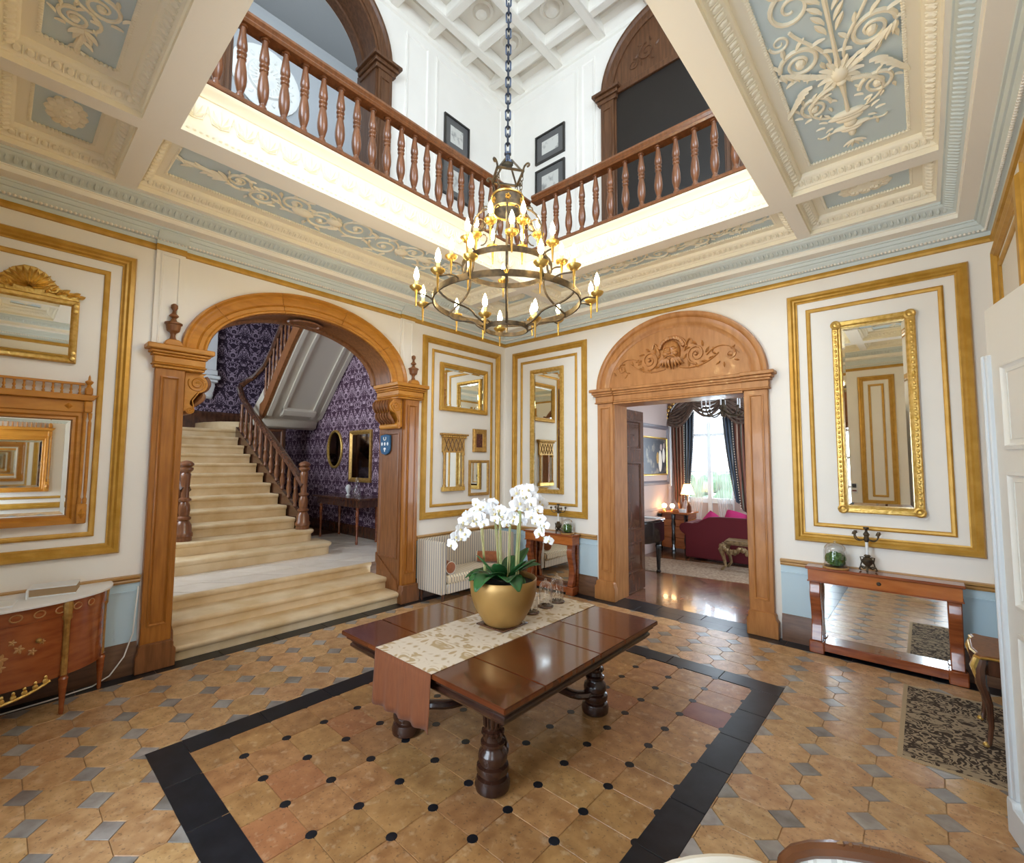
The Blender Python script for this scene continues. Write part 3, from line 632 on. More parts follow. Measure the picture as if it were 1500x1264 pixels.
def upper_arch(m, ca, name, label, deep, r=.87):
    t = thing(name, label, None, (0, 0, 0), kind='structure')
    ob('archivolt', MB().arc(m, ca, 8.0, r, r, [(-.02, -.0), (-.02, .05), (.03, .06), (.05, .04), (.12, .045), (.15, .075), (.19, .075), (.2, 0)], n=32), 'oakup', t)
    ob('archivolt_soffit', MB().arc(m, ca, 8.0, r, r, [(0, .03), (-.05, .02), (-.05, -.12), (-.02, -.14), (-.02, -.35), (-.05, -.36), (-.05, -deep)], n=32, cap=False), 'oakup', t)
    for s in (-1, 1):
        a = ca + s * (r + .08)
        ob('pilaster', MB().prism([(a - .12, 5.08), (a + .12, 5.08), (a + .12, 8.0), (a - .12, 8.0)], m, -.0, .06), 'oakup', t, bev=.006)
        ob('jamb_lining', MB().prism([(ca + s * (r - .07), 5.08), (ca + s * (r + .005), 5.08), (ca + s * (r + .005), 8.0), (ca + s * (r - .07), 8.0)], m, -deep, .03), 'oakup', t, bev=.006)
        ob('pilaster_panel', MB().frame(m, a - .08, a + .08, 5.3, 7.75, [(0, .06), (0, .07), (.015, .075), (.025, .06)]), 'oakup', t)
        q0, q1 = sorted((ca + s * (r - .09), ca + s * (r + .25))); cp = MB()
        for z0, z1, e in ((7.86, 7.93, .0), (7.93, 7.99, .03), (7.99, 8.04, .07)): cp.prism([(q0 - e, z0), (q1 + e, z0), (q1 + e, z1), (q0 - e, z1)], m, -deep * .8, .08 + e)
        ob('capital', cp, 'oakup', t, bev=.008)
    return t
ua = upper_arch(mA, -3.81, 'trim_5', 'brown wooden arch on the upper gallery wall above the stairs', .5, .99)
ub = upper_arch(mB, 3.2, 'trim_6', 'brown wooden arch with dark door on the upper gallery wall', .0)
ob('door_panel', MB().prism([(2.4, 5.08), (4.0, 5.08), (4.0, 7.92), (2.4, 7.92)], mB, 0, .02), 'night', ub)
ob('transom', MB().prism([(2.4, 7.92), (4.0, 7.92), (4.0, 8.02), (2.4, 8.02)], mB, 0, .06), 'oakup', ub, bev=.01)
ob('tympanum', MB().prism([(3.2 + .84 * C(PI * i / 20), 8.02 + .82 * S(PI * i / 20)) for i in range(21)], mB, 0, .025), 'oakup', ub)
um = MB()
for s in (1, -1):
    sc(um, (s * .28, .30), .14, .02, PI / 2, -1.6 * s, .014); sc(um, (s * .5, .2), .09, .02, PI / 2, 1.5 * s, .01)
    for t in range(6): leafb(um, (s * .28 + .14 * C(t), .3 + .14 * S(t), .0), t + .8, .09, .035, .02)
um.map(lambda u, v, w_: (3.2 + u, -.025 - w_, 8.05 + v)); ob('tympanum_carving', um, 'oakup', ub)
# corridor beyond the upper arch
cr = MB()
cr.add([(-.55, -6.5, 5.08), (-3.2, -6.5, 5.08), (-3.2, -.8, 5.08), (-.55, -.8, 5.08)], [(0, 1, 2, 3)])
cr.add([(-3.2, -6.5, 5.08), (-3.2, -.8, 5.08), (-3.2, -.8, ZT + 1.4), (-3.2, -6.5, ZT + 1.4)], [(0, 1, 2, 3)])
cr.add([(-.55, -6.5, ZT + 1.4), (-3.2, -6.5, ZT + 1.4), (-3.2, -.8, ZT + 1.4), (-.55, -.8, ZT + 1.4)], [(0, 1, 2, 3)])
cr.add([(-.55, -.8, 5.08), (-3.2, -.8, 5.08), (-3.2, -.8, ZT + 1.4), (-.55, -.8, ZT + 1.4)], [(0, 1, 2, 3)])
cr.add([(-.55, -6.5, 5.08), (-3.2, -6.5, 5.08), (-3.2, -6.5, ZT + 1.4), (-.55, -6.5, ZT + 1.4)], [(0, 1, 2, 3)])
cw = ob('wall_corridor', cr, 'greywall', None, 'pale grey corridor walls beyond the upper arch', kind='structure', smooth=0)
med = MB().lathe([(.62, 0), (.62, .04), (.55, .06), (.5, .04), (.36, .05), (.33, .08), (.28, .05), (.15, .06), (.1, .1), (0, .11)], seg=28).map(lambda x, y, z: (-3.2 + z, -3.27 + x, 9.25 + y))
for t in range(20):
    a = t * PI / 10; b = MB(); leafb(b, (.18 * C(a), .18 * S(a), .05), a, .14, .07, .03); leafb(b, (.4 * C(a), .4 * S(a), .045), a, .1, .08, .02); med.merge(b.map(lambda x, y, z: (-3.2 + z, -3.27 + x, 9.25 + y)))
ob('plaster_medallion', med, 'plasterw', cw)
# engravings upstairs
def engraving(label, m, a0, a1, z0, z1):
    p = thing('framed_engraving', label, 'picture', m((a0 + a1) / 2, z0, 0), group='engravings on the gallery walls')
    ob('frame', MB().frame(m, a0, a1, z0, z1, [(0, 0), (0, .035), (.03, .035), (.03, .015)]), 'darkframe', p)
    ob('mount', MB().frame(m, a0 + .03, a1 - .03, z0 + .03, z1 - .03, [(0, .014), (.11, .014), (.11, .01)]), 'mount', p)
    ob('print', MB().add([m(a0 + .13, z0 + .13, .011), m(a1 - .13, z0 + .13, .011), m(a1 - .13, z1 - .13, .011), m(a0 + .13, z1 - .13, .011)], [(0, 1, 2, 3)]), 'print', p)
engraving('dark framed engraving above the handrail over the stair wall', mA, -1.57, -1.0, 7.38, 7.97)
engraving('dark framed engraving glimpsed behind the balusters over the stair wall', mA, -1.62, -.98, 6.55, 7.2)
engraving('upper of two dark framed engravings beside the upper dark door', mB, .74, 1.39, 7.47, 8.0)
engraving('lower of two dark framed engravings beside the upper dark door', mB, .74, 1.39, 6.8, 7.35)
# ------------------------------------------------------------------ wooden arch to the staircase
t1 = thing('trim_1', 'carved honey oak arch framing the stone staircase', None, (0, 0, 0), kind='structure')
YC = -3.66
APROF = [(0, -.05), (0, .03), (.02, .035), (.035, .02), (.075, .03), (.085, .045), (.10, .03), (.15, .045), (.17, .06), (.19, .055), (.215, .085), (.235, .08), (.24, 0)]
for q in range(5):           # archivolt made of shaped lengths
    ob('archivolt_segment', MB().arc(mA, YC, 3.23, 1.18, .68, APROF, PI * q / 5 + .002, PI * (q + 1) / 5 - .002, n=12), 'oakh', t1)
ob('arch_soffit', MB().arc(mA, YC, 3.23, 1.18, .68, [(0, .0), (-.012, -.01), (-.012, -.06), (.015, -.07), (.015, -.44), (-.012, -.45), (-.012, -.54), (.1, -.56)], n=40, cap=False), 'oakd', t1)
sm = MB().lathe([(.23, 0), (.22, .02), (.19, .022), (.18, .005), (.16, .012), (.0, .012)], seg=24, sx=1, sy=.62)
ob('soffit_medallion', sm.map(lambda x, y, z: (-.26 + y, YC + x, 3.893 - x * x * .3 - z)), 'oakd', t1)
def scroll_bracket(s, y):
    out = [(0, 3.0), (.20, 3.0)]
    out += [(.115 + .10 * C(a), 2.885 + .10 * S(a)) for a in [R(60 - k * 15) for k in range(11)]]
    out += [(.10, 2.765), (.06, 2.70), (.055, 2.66)] + [(.058 + .045 * C(a), 2.60 + .045 * S(a)) for a in [R(80 - k * 30) for k in range(9)]] + [(0, 2.58)]
    b = ob('scroll_bracket', MB().prism([(y + s * a, z) for a, z in out], mA, -.46, -.0), 'oakh', t1, bev=.004)
    v = MB()
    for xx in (.004,):
        v.tube([(xx, y + s * a, z) for a, z in spiral((.115, 2.885), .085, .012, R(150), 2.0, 34)], .010, 5)
        v.tube([(xx, y + s * a, z) for a, z in spiral((.058, 2.60), .036, .006, R(60), -1.6, 20)], .007, 5)
        v.tube([(xx, y + s * .20, 2.90), (xx, y + s * .12, 2.775), (xx, y + s * .075, 2.70), (xx, y + s * .09, 2.63)], .007, 5)
    ob('volute', v, 'oakh', b)
    lv = MB()
    for k in range(6):
        for z0, z1, o0, o1 in ((2.98, 2.80, .21, .19), (2.80, 2.62, .185, .08)):
            lv.tube(bez((-.06 - k * .068, y + s * o0, z0), (-.08 - k * .068, y + s * (o0 + .035), z0 - .06), (-.05 - k * .068, y + s * (o1 + .045), z1 + .06), (-.07 - k * .068, y + s * o1, z1), 8), [.012, .022, .028, .03, .03, .026, .022, .016, .006], 6)
    ob('acanthus_carving', lv, 'oakd', b)
for s, yi in ((1, -5.03), (-1, -2.26)):
    a0, a1 = sorted((yi, yi - s * .255)); yc = (a0 + a1) / 2
    ob('pilaster', MB().prism([(a0, .22), (a1, .22), (a1, 3.0), (a0, 3.0)], mA, -.01, .06), 'oak', t1, bev=.006)
    ob('pilaster_panel', MB().frame(mA, a0 + .045, a1 - .045, .42, 2.92, [(0, .06), (0, .07), (.012, .076), (.024, .064), (.03, .048), (.031, .066), (.032, .066)]), 'oak', t1)
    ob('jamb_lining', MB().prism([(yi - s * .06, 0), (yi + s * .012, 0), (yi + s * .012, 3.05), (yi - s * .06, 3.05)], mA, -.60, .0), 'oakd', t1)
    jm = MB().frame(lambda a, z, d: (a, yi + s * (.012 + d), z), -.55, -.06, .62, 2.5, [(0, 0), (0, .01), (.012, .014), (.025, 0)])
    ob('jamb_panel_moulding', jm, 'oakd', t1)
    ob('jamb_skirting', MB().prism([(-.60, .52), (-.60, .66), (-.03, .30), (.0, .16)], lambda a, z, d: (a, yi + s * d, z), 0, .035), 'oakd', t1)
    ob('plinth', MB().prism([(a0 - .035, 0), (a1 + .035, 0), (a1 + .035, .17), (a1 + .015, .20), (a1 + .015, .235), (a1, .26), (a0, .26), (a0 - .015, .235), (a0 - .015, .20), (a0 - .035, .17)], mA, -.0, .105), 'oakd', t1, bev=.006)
    q0, q1 = sorted((yi - s * .29, yi + s * .155)); cp = MB()
    for z0, z1, e in ((3.0, 3.03, .015), (3.03, 3.05, .03), (3.05, 3.125, .018), (3.125, 3.15, .035), (3.15, 3.18, .055), (3.18, 3.235, .085)):
        cp.prism([(q0 - e + .03, z0), (q1 + e - .0, z0), (q1 + e - .0, z1), (q0 - e + .03, z1)], mA, -.5, .07 + e)
    ob('capital', cp, 'oakh', t1, bev=.009)
    scroll_bracket(s, yi + s * .012)
    ob('finial_base', MB().prism([(yc - .085, 3.235), (yc + .085, 3.235), (yc + .07, 3.275), (yc + .045, 3.30), (yc - .045, 3.30), (yc - .07, 3.275)], mA, .0, .13), 'oakh', t1, bev=.008)
    ob('finial', MB().lathe([(.045, 3.30), (.03, 3.315), (.02, 3.35), (.028, 3.375), (.055, 3.395), (.06, 3.42), (.066, 3.46), (.078, 3.465), (.078, 3.48), (.03, 3.50), (.018, 3.53), (.042, 3.55), (.042, 3.56), (.018, 3.585), (.014, 3.61), (.032, 3.64), (.03, 3.67), (.012, 3.685)], (.065, yc, 0), 14), 'oakd', t1)
# enamel shield on the right jamb
pl = thing('shield_plaque', 'small blue shield plaque with white charges on the arch jamb', 'plaque', (-.39, -2.275, 2.18))
mp_ = lambda a, z, d: (a, -2.274 - d, z)
ob('shield', MB().prism([(-.52, 2.47), (-.39, 2.485), (-.26, 2.47), (-.26, 2.25), (-.30, 2.19), (-.39, 2.165), (-.48, 2.19), (-.52, 2.25)], mp_, 0, .035), 'signblue', pl, bev=.008)
cm = MB().tube([mp_(-.39 + .033 * C(a), 2.425 + .033 * S(a), .038) for a in [R(150 + k * 24) for k in range(11)]], .009, 5); ob('crescent_charge', cm, 'white', pl)
for k in (-1, 0, 1): ob('charge', MB().ball(mp_(-.39 + k * .075, 2.335, .036), (.022, .006, .028), 8, 5), 'white', pl)
cm = MB().ball(mp_(-.39, 2.26, .036), (.034, .006, .02), 8, 5).ball(mp_(-.39, 2.235, .036), (.014, .006, .025), 8, 5); ob('charge', cm, 'white', pl)
# ------------------------------------------------------------------ arched door surround (back wall, repeated behind the camera)
def door_surround(name, label, m, wood, mask, th):
    t = thing(name, label, None, (0, 0, 0), kind='structure'); ca = 3.23
    for s in (-1, 1):
        a0, a1 = sorted((ca + s * .93, ca + s * 1.20))
        ob('pilaster', MB().prism([(a0, .25), (a1, .25), (a1, 2.98), (a0, 2.98)], m, -.01, .06), wood, t, bev=.006)
        ob('pilaster_panel', MB().frame(m, a0 + .06, a1 - .05, .42, 2.92, [(0, .06), (0, .07), (.014, .074), (.03, .05), (.031, .062)]), wood, t)
        ob('jamb_lining', MB().prism([(ca + s * .92, 0), (ca + s * .96, 0), (ca + s * .96, 2.98), (ca + s * .92, 2.98)], m, -th - .02, .03), wood, t)
        ob('plinth', MB().prism([(a0 - .03, 0), (a1 + .045, 0), (a1 + .045, .19), (a1 + .02, .22), (a1 + .02, .26), (a1, .29), (a0, .29), (a0 - .012, .26), (a0 - .012, .22), (a0 - .03, .19)] if s > 0 else
           [(a0 - .045, 0), (a1 + .03, 0), (a1 + .03, .19), (a1 + .012, .22), (a1 + .012, .26), (a1, .29), (a0, .29), (a0 - .02, .26), (a0 - .02, .22), (a0 - .045, .19)], m, 0, .10), wood, t, bev=.006)
        q0, q1 = sorted((ca + s * .91, ca + s * 1.22)); cp = MB()
        for z0, z1, e in ((2.98, 3.0, .01), (3.0, 3.09, .0), (3.09, 3.12, .025), (3.12, 3.155, .045), (3.155, 3.20, .075)): cp.prism([(q0 - e * (s < 0), z0), (q1 + e * (s > 0), z0), (q1 + e * (s > 0), z1), (q0 - e * (s < 0), z1)], m, 0, .085 + e)
        ob('capital', cp, wood, t, bev=.006)
    en = MB()
    for z0, z1, e in ((2.955, 2.985, .0), (2.985, 3.01, .012), (3.01, 3.09, .0), (3.09, 3.12, .02), (3.12, 3.155, .035), (3.155, 3.195, .06)): en.prism([(ca - .92, z0), (ca + .92, z0), (ca + .92, z1), (ca - .92, z1)], m, 0, .065 + e)
    ob('lintel', en, wood, t, bev=.005)
    ob('head_lining', MB().prism([(ca - .92, 2.955), (ca + .92, 2.955), (ca + .92, 2.99), (ca - .92, 2.99)], m, -th - .02, .03), wood, t)
    ob('archivolt', MB().arc(m, ca, 3.195, 1.03, .81, [(-.03, .01), (-.03, .025), (0, .03), (.02, .05), (.06, .055), (.10, .05), (.115, .07), (.15, .085), (.175, .08), (.18, 0)], n=40), wood, t)
    ob('tympanum', MB().prism([(ca + 1.04 * C(PI * i / 30), 3.195 + .82 * S(PI * i / 30)) for i in range(31)], m, 0, .02), wood, t)
    if mask:
        cv = MB()      # scrolling carving either side of a bearded mask
        for s in (1, -1):
            sc(cv, (s * .32, .30), .125, .015, R(-90), -1.9 * s, .014, 30); cv.ball((s * .32, .30, .01), .024, 8, 4)
            for q in range(8): a = q * .75; leafb(cv, (s * .32 + .12 * C(a), .30 + .12 * S(a), 0), a + 1, .08, .035, .022)
            cv.tube(bez((s * .10, .16, .006), (s * .3, .10, .006), (s * .5, .18, .006), (s * .60, .28, .006), 10), .009, 5)
            cv.tube(bez((s * .45, .27, .006), (s * .6, .42, .006), (s * .74, .36, .006), (s * .84, .24, .006), 10), [.01 - .0006 * k for k in range(11)], 5)
            sc(cv, (s * .74, .24), .07, .01, R(90), -1.5 * s, .008, 18)
            for q in range(9): leafb(cv, (s * (.48 + q * .045), .22 + .08 * S(q * 1.3), 0), s * .4 + q * 1.1, .06, .026, .018)
            cv.tube(bez((s * .17, .36, .01), (s * .2, .5, .02), (s * .26, .56, .01), (s * .27, .44, .01), 8), .012, 5)
        ob('scroll_carving', cv.map(lambda u, v, w_: m(ca + u * 1.05, 3.225 + v * 1.1, .02 + w_ * 1.3)), wood, t)
        mk = MB().ball((0, .36, .0), (.115, .15, .085), 14, 9).ball((0, .37, .075), (.022, .045, .035), 8, 5).ball((0, .335, .085), (.03, .02, .022), 8, 5)
        for s in (1, -1):
            mk.ball((s * .05, .385, .066), (.026, .014, .016), 8, 5).tube([(s * .02, .405, .078), (s * .05, .418, .08), (s * .085, .40, .06)], .010, 5).ball((s * .06, .33, .055), (.04, .035, .03), 8, 5)
            mk.tube([(0, .305, .088), (s * .04, .30, .08), (s * .075, .275, .06)], [.012, .014, .008], 5)
            for q in range(4): mk.tube(bez((s * (.02 + q * .025), .27, .06), (s * (.03 + q * .035), .22, .07), (s * (.02 + q * .04), .18, .05), (s * (.01 + q * .05), .14 + q * .02, .02), 6), [.02, .022, .02, .017, .013, .009, .004], 5)
        mk.ball((0, .265, .075), (.026, .014, .02), 8, 5)
        for q in range(13): a = R(10 + q * 13.3); mk.ball((.15 * C(a), .41 + .13 * S(a), .015), (.03, .03, .03), 7, 4)
        mk.tube([(.185 * C(R(k * 12)), .40 + .16 * S(R(k * 12)), .012) for k in range(16)], .012, 6)
        ob('mask_carving', mk.map(lambda u, v, w_: m(ca + u * 1.12, 3.225 + v * 1.12, .02 + w_ * 1.3)), wood, t)
    return t
M['pine'] = mat('waxed_pine', (.39, .16, .043), .40, c2=(.50, .225, .070), scale=4, stretch=(4, 4, .8), bump=.06, coat=.12)
door_surround('trim_2', 'carved pine doorway surround with arched tympanum and bearded mask', mB, 'pine', True, .35)
door_surround('trim_7', 'wooden arched surround of the entrance behind the camera', mD, 'oakd', False, .25)
# glazed entrance and side window behind the camera
win = thing('door_1', 'glazed entrance door behind the camera', None, (3.21, YD, 0), kind='structure')
for k in range(4): ob('door_stile', MB().box(2.30 + k * .615 - .03 * (k > 0), YD - .16, 0, 2.38 + k * .58, YD - .11, 2.95), 'white', win)
for z in (0, .75, 1.5, 2.2, 2.87): ob('door_rail', MB().box(2.3, YD - .155, z, 4.14, YD - .115, z + (.6 if z == 0 else .06)), 'white', win)
ob('window_pane', MB().box(2.3, YD - .14, .6, 4.14, YD - .135, 2.95), 'glass', win)
w2 = thing('window_2', 'narrow side window behind the camera', None, (5.93, YD, .95), kind='structure')
for z in (.95, 1.7, 2.45, 3.15): ob('glazing_bar', MB().box(5.6, YD - .16, z, 6.25, YD - .12, z + .05), 'white', w2)
for x in (5.6, 5.905, 6.2): ob('glazing_bar', MB().box(x, YD - .16, .95, x + .05, YD - .12, 3.2), 'white', w2)
for nm, m in (('window_3', mD), ('window_4', mC)):
    ww = thing(nm, 'tall gallery window above the entrance wall' if m is mD else 'tall gallery window above the right wall', None, (0, 0, 0), kind='structure'); a0, a1 = (1.7, 4.7) if m is mD else (-5.0, -1.9)
    for k in range(5): a = a0 + (a1 - a0 - .05) * k / 4; ob('glazing_bar', MB().prism([(a, 6.2), (a + .05, 6.2), (a + .05, 8.4), (a, 8.4)], m, -.15, -.1), 'white', ww)
    for z in (6.2, 7.25, 8.35): ob('glazing_bar', MB().prism([(a0, z), (a1, z), (a1, z + .05), (a0, z + .05)], m, -.15, -.1), 'white', ww)
# ------------------------------------------------------------------ staircase and stair hall
def step_mesh(x, y0, y1, z0, z1, back, rnd_end=0):
    """stone step: riser, rounded nosing, tread running back"""
    pf = [(x - .03, z0), (x - .03, z1 - .075), (x - .012, z1 - .065), (x - .004, z1 - .05), (x + .004, z1 - .035), (x + .004, z1 - .015), (x - .004, z1 - .004), (x - .02, z1), (back, z1), (back, z0)]
    return MB().prism(pf, lambda a, z, d: (a, d, z), y0, y1)
st = thing('staircase', 'pale worn stone staircase with turned mahogany balusters under the arch', 'staircase', (0, -3.6, 0))
Z3 = .48; RI, TR, XS = .1925, .3854, -1.458
for x, z0, z1, bk, ye in ((.035, 0, .158, -.36, -2.262), (-.31, .158, .322, -.80, -2.262), (-.75, .322, Z3, -.783, -2.262)):
    ob('step', step_mesh(x, -5.017, ye, z0, z1, bk), 'stone', st, bev=.004)
def bull_step(x, yc, hw, z0, z1, back):
    pts = [(back, yc - hw)]; r = .16
    for k in range(7): a = R(-90 + 90 * k / 6); pts.append((x - r + r * C(a), yc - hw + r + r * S(a)))
    for k in range(7): a = R(90 * k / 6); pts.append((x - r + r * C(a), yc + hw - r + r * S(a)))
    pts.append((back, yc + hw)); mb = MB()
    n = len(pts); cx = back; ring = lambda e, z: [(p[0] - e if p[0] > back + .01 else p[0], p[1] + (e if p[1] < yc else -e), z) for p in pts]
    rs = [ring(.03, z0), ring(.03, z1 - .075), ring(.012, z1 - .062), ring(0, z1 - .04), ring(0, z1 - .014), ring(.01, z1 - .002), ring(.025, z1)]
    vs = [p for r_ in rs for p in r_]; mb.add(vs, [(j * n + i, j * n + (i + 1) % n, (j + 1) * n + (i + 1) % n, (j + 1) * n + i) for j in range(len(rs) - 1) for i in range(n)] + [tuple(range(n))[::-1], tuple(range((len(rs) - 1) * n, len(rs) * n))])
    return mb
ob('step', bull_step(XS - TR, -3.55, 1.24, Z3, Z3 + RI, -2.5), 'stone', st); ob('step', bull_step(XS - 2 * TR, -3.55, 1.10, Z3 + RI, Z3 + 2 * RI, -2.8), 'stone', st)
for k in range(3, 12): ob('step', step_mesh(XS - TR * k, -4.44, -2.665, Z3 + RI * (k - 1) - (.3 if k > 3 else 0), Z3 + RI * k, XS - TR * (k + 1) - .1), 'stone', st, bev=.003)
ob('top_landing', step_mesh(XS - TR * 12, -5.3, -2.2, 2.3, Z3 + RI * 12, -7.4), 'stone', st)
ob('winder_step', MB().prism([(-7.4, -2.2), (-6.25, -2.2), (-6.1, -2.55), (-6.35, -2.85), (-6.9, -3.05), (-7.4, -3.1)], lambda a, b, d: (a, b, d), 2.79, 2.98), 'stone', st, bev=.01)
SL = RI / TR
nz = lambda x: Z3 + RI * (XS - x) / TR            # nosing line height
NP = [(.105, 0), (.105, .05), (.115, .06), (.115, .10), (.10, .12), (.095, .20), (.075, .24), (.062, .26), (.085, .28), (.085, .30), (.06, .32), (.066, .36), (.07, .40), (.066, .46), (.05, .50), (.078, .52), (.078, .54), (.05, .56), (.046, .64), (.055, .80), (.062, .86), (.05, .88), (.085, .92), (.085, .945), (.06, .955), (.09, .98), (.09, 1.0), (.06, 1.03), (.0, 1.045)]
for y in (-4.38, -2.60):
    ob('newel_post', MB().lathe([(r_ * 1.08, z_ * 1.15) for r_, z_ in NP], (-2.47, y, Z3 + 2 * RI), 16), 'baluster', st)
    pts = [(-2.45, y, nz(-2.5) + .62), (-2.9, y, nz(-2.9) + .72), (-4.0, y, nz(-4.0) + .78), (-5.0, y, nz(-5.0) + .80), (-5.7, y, nz(-5.7) + .86)]
    if y > -3: pts += [(-6.05, y + .03, nz(-6.05) + .98), (-6.2, y + .10, 3.85), (-6.05, y + .18, 3.95), (-5.7, y + .21, 4.02), (-5.1, y + .21, 4.2), (-4.7, y + .21, 4.5), (-4.2, y + .21, 5.0), (-3.6, y + .21, 5.55), (-3.4, y + .21, 5.72)]
    ob('handrail', MB().tube(pts, .072, 8, flat=.8), 'walnut', st)
    s = 1 if y > -3 else -1
    ob('stringer', MB().prism([(-2.55, Z3 + 2 * RI - .02), (-2.55, nz(-2.55) + .10), (-6.0, nz(-6.0) + .10), (-6.0, nz(-6.0) - .28), (-2.9, nz(-2.9) - .28)], lambda a, z, d: (a, d, z), y - .035, y + .035), 'walnut', st)
    sb = [(.026, 0), (.026, .03), (.018, .05), (.034, .12), (.036, .18), (.022, .28), (.03, .30), (.03, .315), (.02, .34), (.03, .40), (.02, .56), (.026, .60), (.026, .64)]
    sme = mesh('baluster', MB().lathe(sb, seg=10), 'baluster', smooth=50)
    for k in range(11):
        x = -2.80 - k * .295
        inst('baluster', sme, (x, y, nz(x) + .09), st, scale=(1.35, 1.35, 1))
# return flight rising back towards the hall, on the right
PF = [(-5.32, 2.90), (-5.20, 3.03), (-5.02, 3.10), (-4.7, 3.42), (-4.2, 3.92), (-3.6, 4.48), (-3.26, 4.75)]
rf = st
mY = lambda a, z, d: (a, d, z)
ob('soffit', MB().prism(PF + [(-3.3, 4.98), (-5.9, 3.2), (-5.9, 2.9)], mY, -2.36, -1.085), 'soffitp', rf)
def soff(y0, y1, off, mt, i0=2):
    mb = MB(); P = PF[i0:]
    for (xa, za), (xb, zb) in zip(P, P[1:]): mb.add([(xa + off * .7, y0, za - off * .7), (xa + off * .7, y1, za - off * .7), (xb + off * .7, y1, zb - off * .7), (xb + off * .7, y0, zb - off * .7), (xa, y0, za), (xa, y1, za), (xb, y1, zb), (xb, y0, zb)], [(0, 1, 2, 3), (0, 3, 7, 4), (1, 5, 6, 2)])
    return mb
for y0, y1 in ((-2.34, -2.25), (-2.06, -2.0), (-1.38, -1.32), (-1.19, -1.10)): ob('soffit_moulding', soff(y0, y1, .045, 'soffitp'), 'soffitp', rf)
ob('soffit_cross_moulding', MB().prism([(-4.95, 3.11), (-4.88, 3.10), (-4.80, 3.20), (-4.86, 3.28)], mY, -2.06, -1.32), 'soffitp', rf)
ob('soffit_end', MB().prism([(-5.36, 2.82), (-5.22, 2.86), (-5.16, 3.0), (-5.2, 3.05), (-5.36, 3.05)], mY, -2.36, -1.12), 'soffitp', rf, bev=.01)
ob('stringer', MB().prism([(x, z - .03) for x, z in PF[1:]] + [(x, z + .30) for x, z in PF[:0:-1]], mY, -2.43, -2.36), 'oakd', rf)
for k in range(9):
    x = -5.0 + k * .19
    zi = next((za + (zb - za) * (x - xa) / (xb - xa) for (xa, za), (xb, zb) in zip(PF, PF[1:]) if xa <= x <= xb), 0)
    inst('baluster', sme, (x, -2.39, zi + .28), rf, scale=(1, 1, 1.15))
SH = MB()
wall('wall_stair_right', lambda a, z, d: (a, -1.08 - d, z), -7.4, -.55, 0, 8, [], .1, 'paper', 'purple damask papered wall beside the staircase')
wall('wall_stair_back', lambda a, z, d: (-7.4 + d, a, z), -6.3, -1.0, 0, 8, [], .1, 'paperb', 'purple damask papered wall at the head of the stairs')
wsl = wall('wall_stair_left', lambda a, z, d: (a, -6.25 + d, z), -7.4, -.55, 0, 8, [(-4.4, -2.0, 2.2, 5.0, 0)], .15, 'wall', 'white window wall of the stair hall')
sw = thing('window_5', 'tall window lighting the stair hall', None, (-3.2, -6.3, 2.2), kind='structure')
for k in range(4): ob('glazing_bar', MB().box(-4.4 + k * .783, -6.36, 2.2, -4.35 + k * .783, -6.30, 5.0), 'white', sw)
for z in (2.2, 3.1, 4.0, 4.95): ob('glazing_bar', MB().box(-4.4, -6.36, z, -2.0, -6.30, z + .05), 'white', sw)
ob('ceiling_stair', MB().box(-7.5, -6.4, 7.0, -3.2, -1.0, 7.1), 'plasterw', None, 'white ceiling of the stair hall', kind='structure')
for m_, a0, a1, z0 in ((lambda a, z, d: (a, -1.08 - d, z), -7.4, -.6, Z3), (lambda a, z, d: (-7.4 + d, a, z), -6.2, -1.1, Z3 + RI * 12)):
    wr = bpy.data.objects['wall_stair_right' if z0 == Z3 else 'wall_stair_back']
    strip(wr, 'skirting_board', m_, a0, a1, [(0, z0), (.03, z0), (.03, z0 + (.2 if z0 == Z3 else .42)), (.015, z0 + (.23 if z0 == Z3 else .48)), (0, z0 + (.23 if z0 == Z3 else .5))], 'walnut')
cp_ = ob('cupboard_panelling', MB().box(-5.55, -2.36, Z3, -5.40, -1.75, 2.88), 'walnut', wr, bev=.01)
ob('panel_moulding', MB().frame(lambda a, z, d: (-5.40 + d, a, z), -2.3, -1.82, 1.5, 2.8, [(0, 0), (0, .02), (.03, .02), (.05, 0)]), 'oakd', cp_)
# white pier and corbel on the back wall of the stair hall
pr_ = ob('wall_pier', MB().box(-7.4, -3.3, 4.1, -7.15, -2.76, 7), 'white', bpy.data.objects['wall_stair_back'], bev=.01)
for z0, z1, e in ((3.98, 4.06, .04), (4.06, 4.16, .08), (4.16, 4.30, .03)): ob('pier_moulding', MB().box(-7.4, -3.3 - e, z0, -7.15 + e, -2.76 + e, z1), 'white', pr_, bev=.02)
ob('corbel', MB().prism([(-7.4, 3.98), (-7.16, 3.98), (-7.14, 3.9), (-7.2, 3.8), (-7.28, 3.74), (-7.26, 3.66), (-7.34, 3.6), (-7.4, 3.6)], mY, -3.0, -2.78), 'white', pr_, bev=.012)
# landing paving
lp = ob('floor_landing', MB().box(-7.4, -6.25, .2, -.79, -1.08, Z3 - .006), 'brown', None, 'pale stone paved landing at the foot of the stairs', kind='structure')
for r_ in range(7):
    x1 = -.785 - r_ * .46; x0 = x1 - .456
    for k in range(-1, 9):
        y = -6.3 + k * .62 + (r_ % 2) * .31; q = [(x0, y), (x1, y + .44), (x1, y + 1.055), (x0, y + .615)]
        for ax, v, sg in ((1, -6.2, -1), (1, -1.1, 1)): q = clip(q, ax, v, sg) if len(q) > 2 else q
        if len(q) > 2 and area2(q) > .004: ob('paving_slab', slab([(sum(p[0] for p in q) / len(q) * .022 + p[0] * .978, sum(p[1] for p in q) / len(q) * .022 + p[1] * .978) for p in q], .003, Z3, Z3 - .02), 'paving', lp, smooth=0)
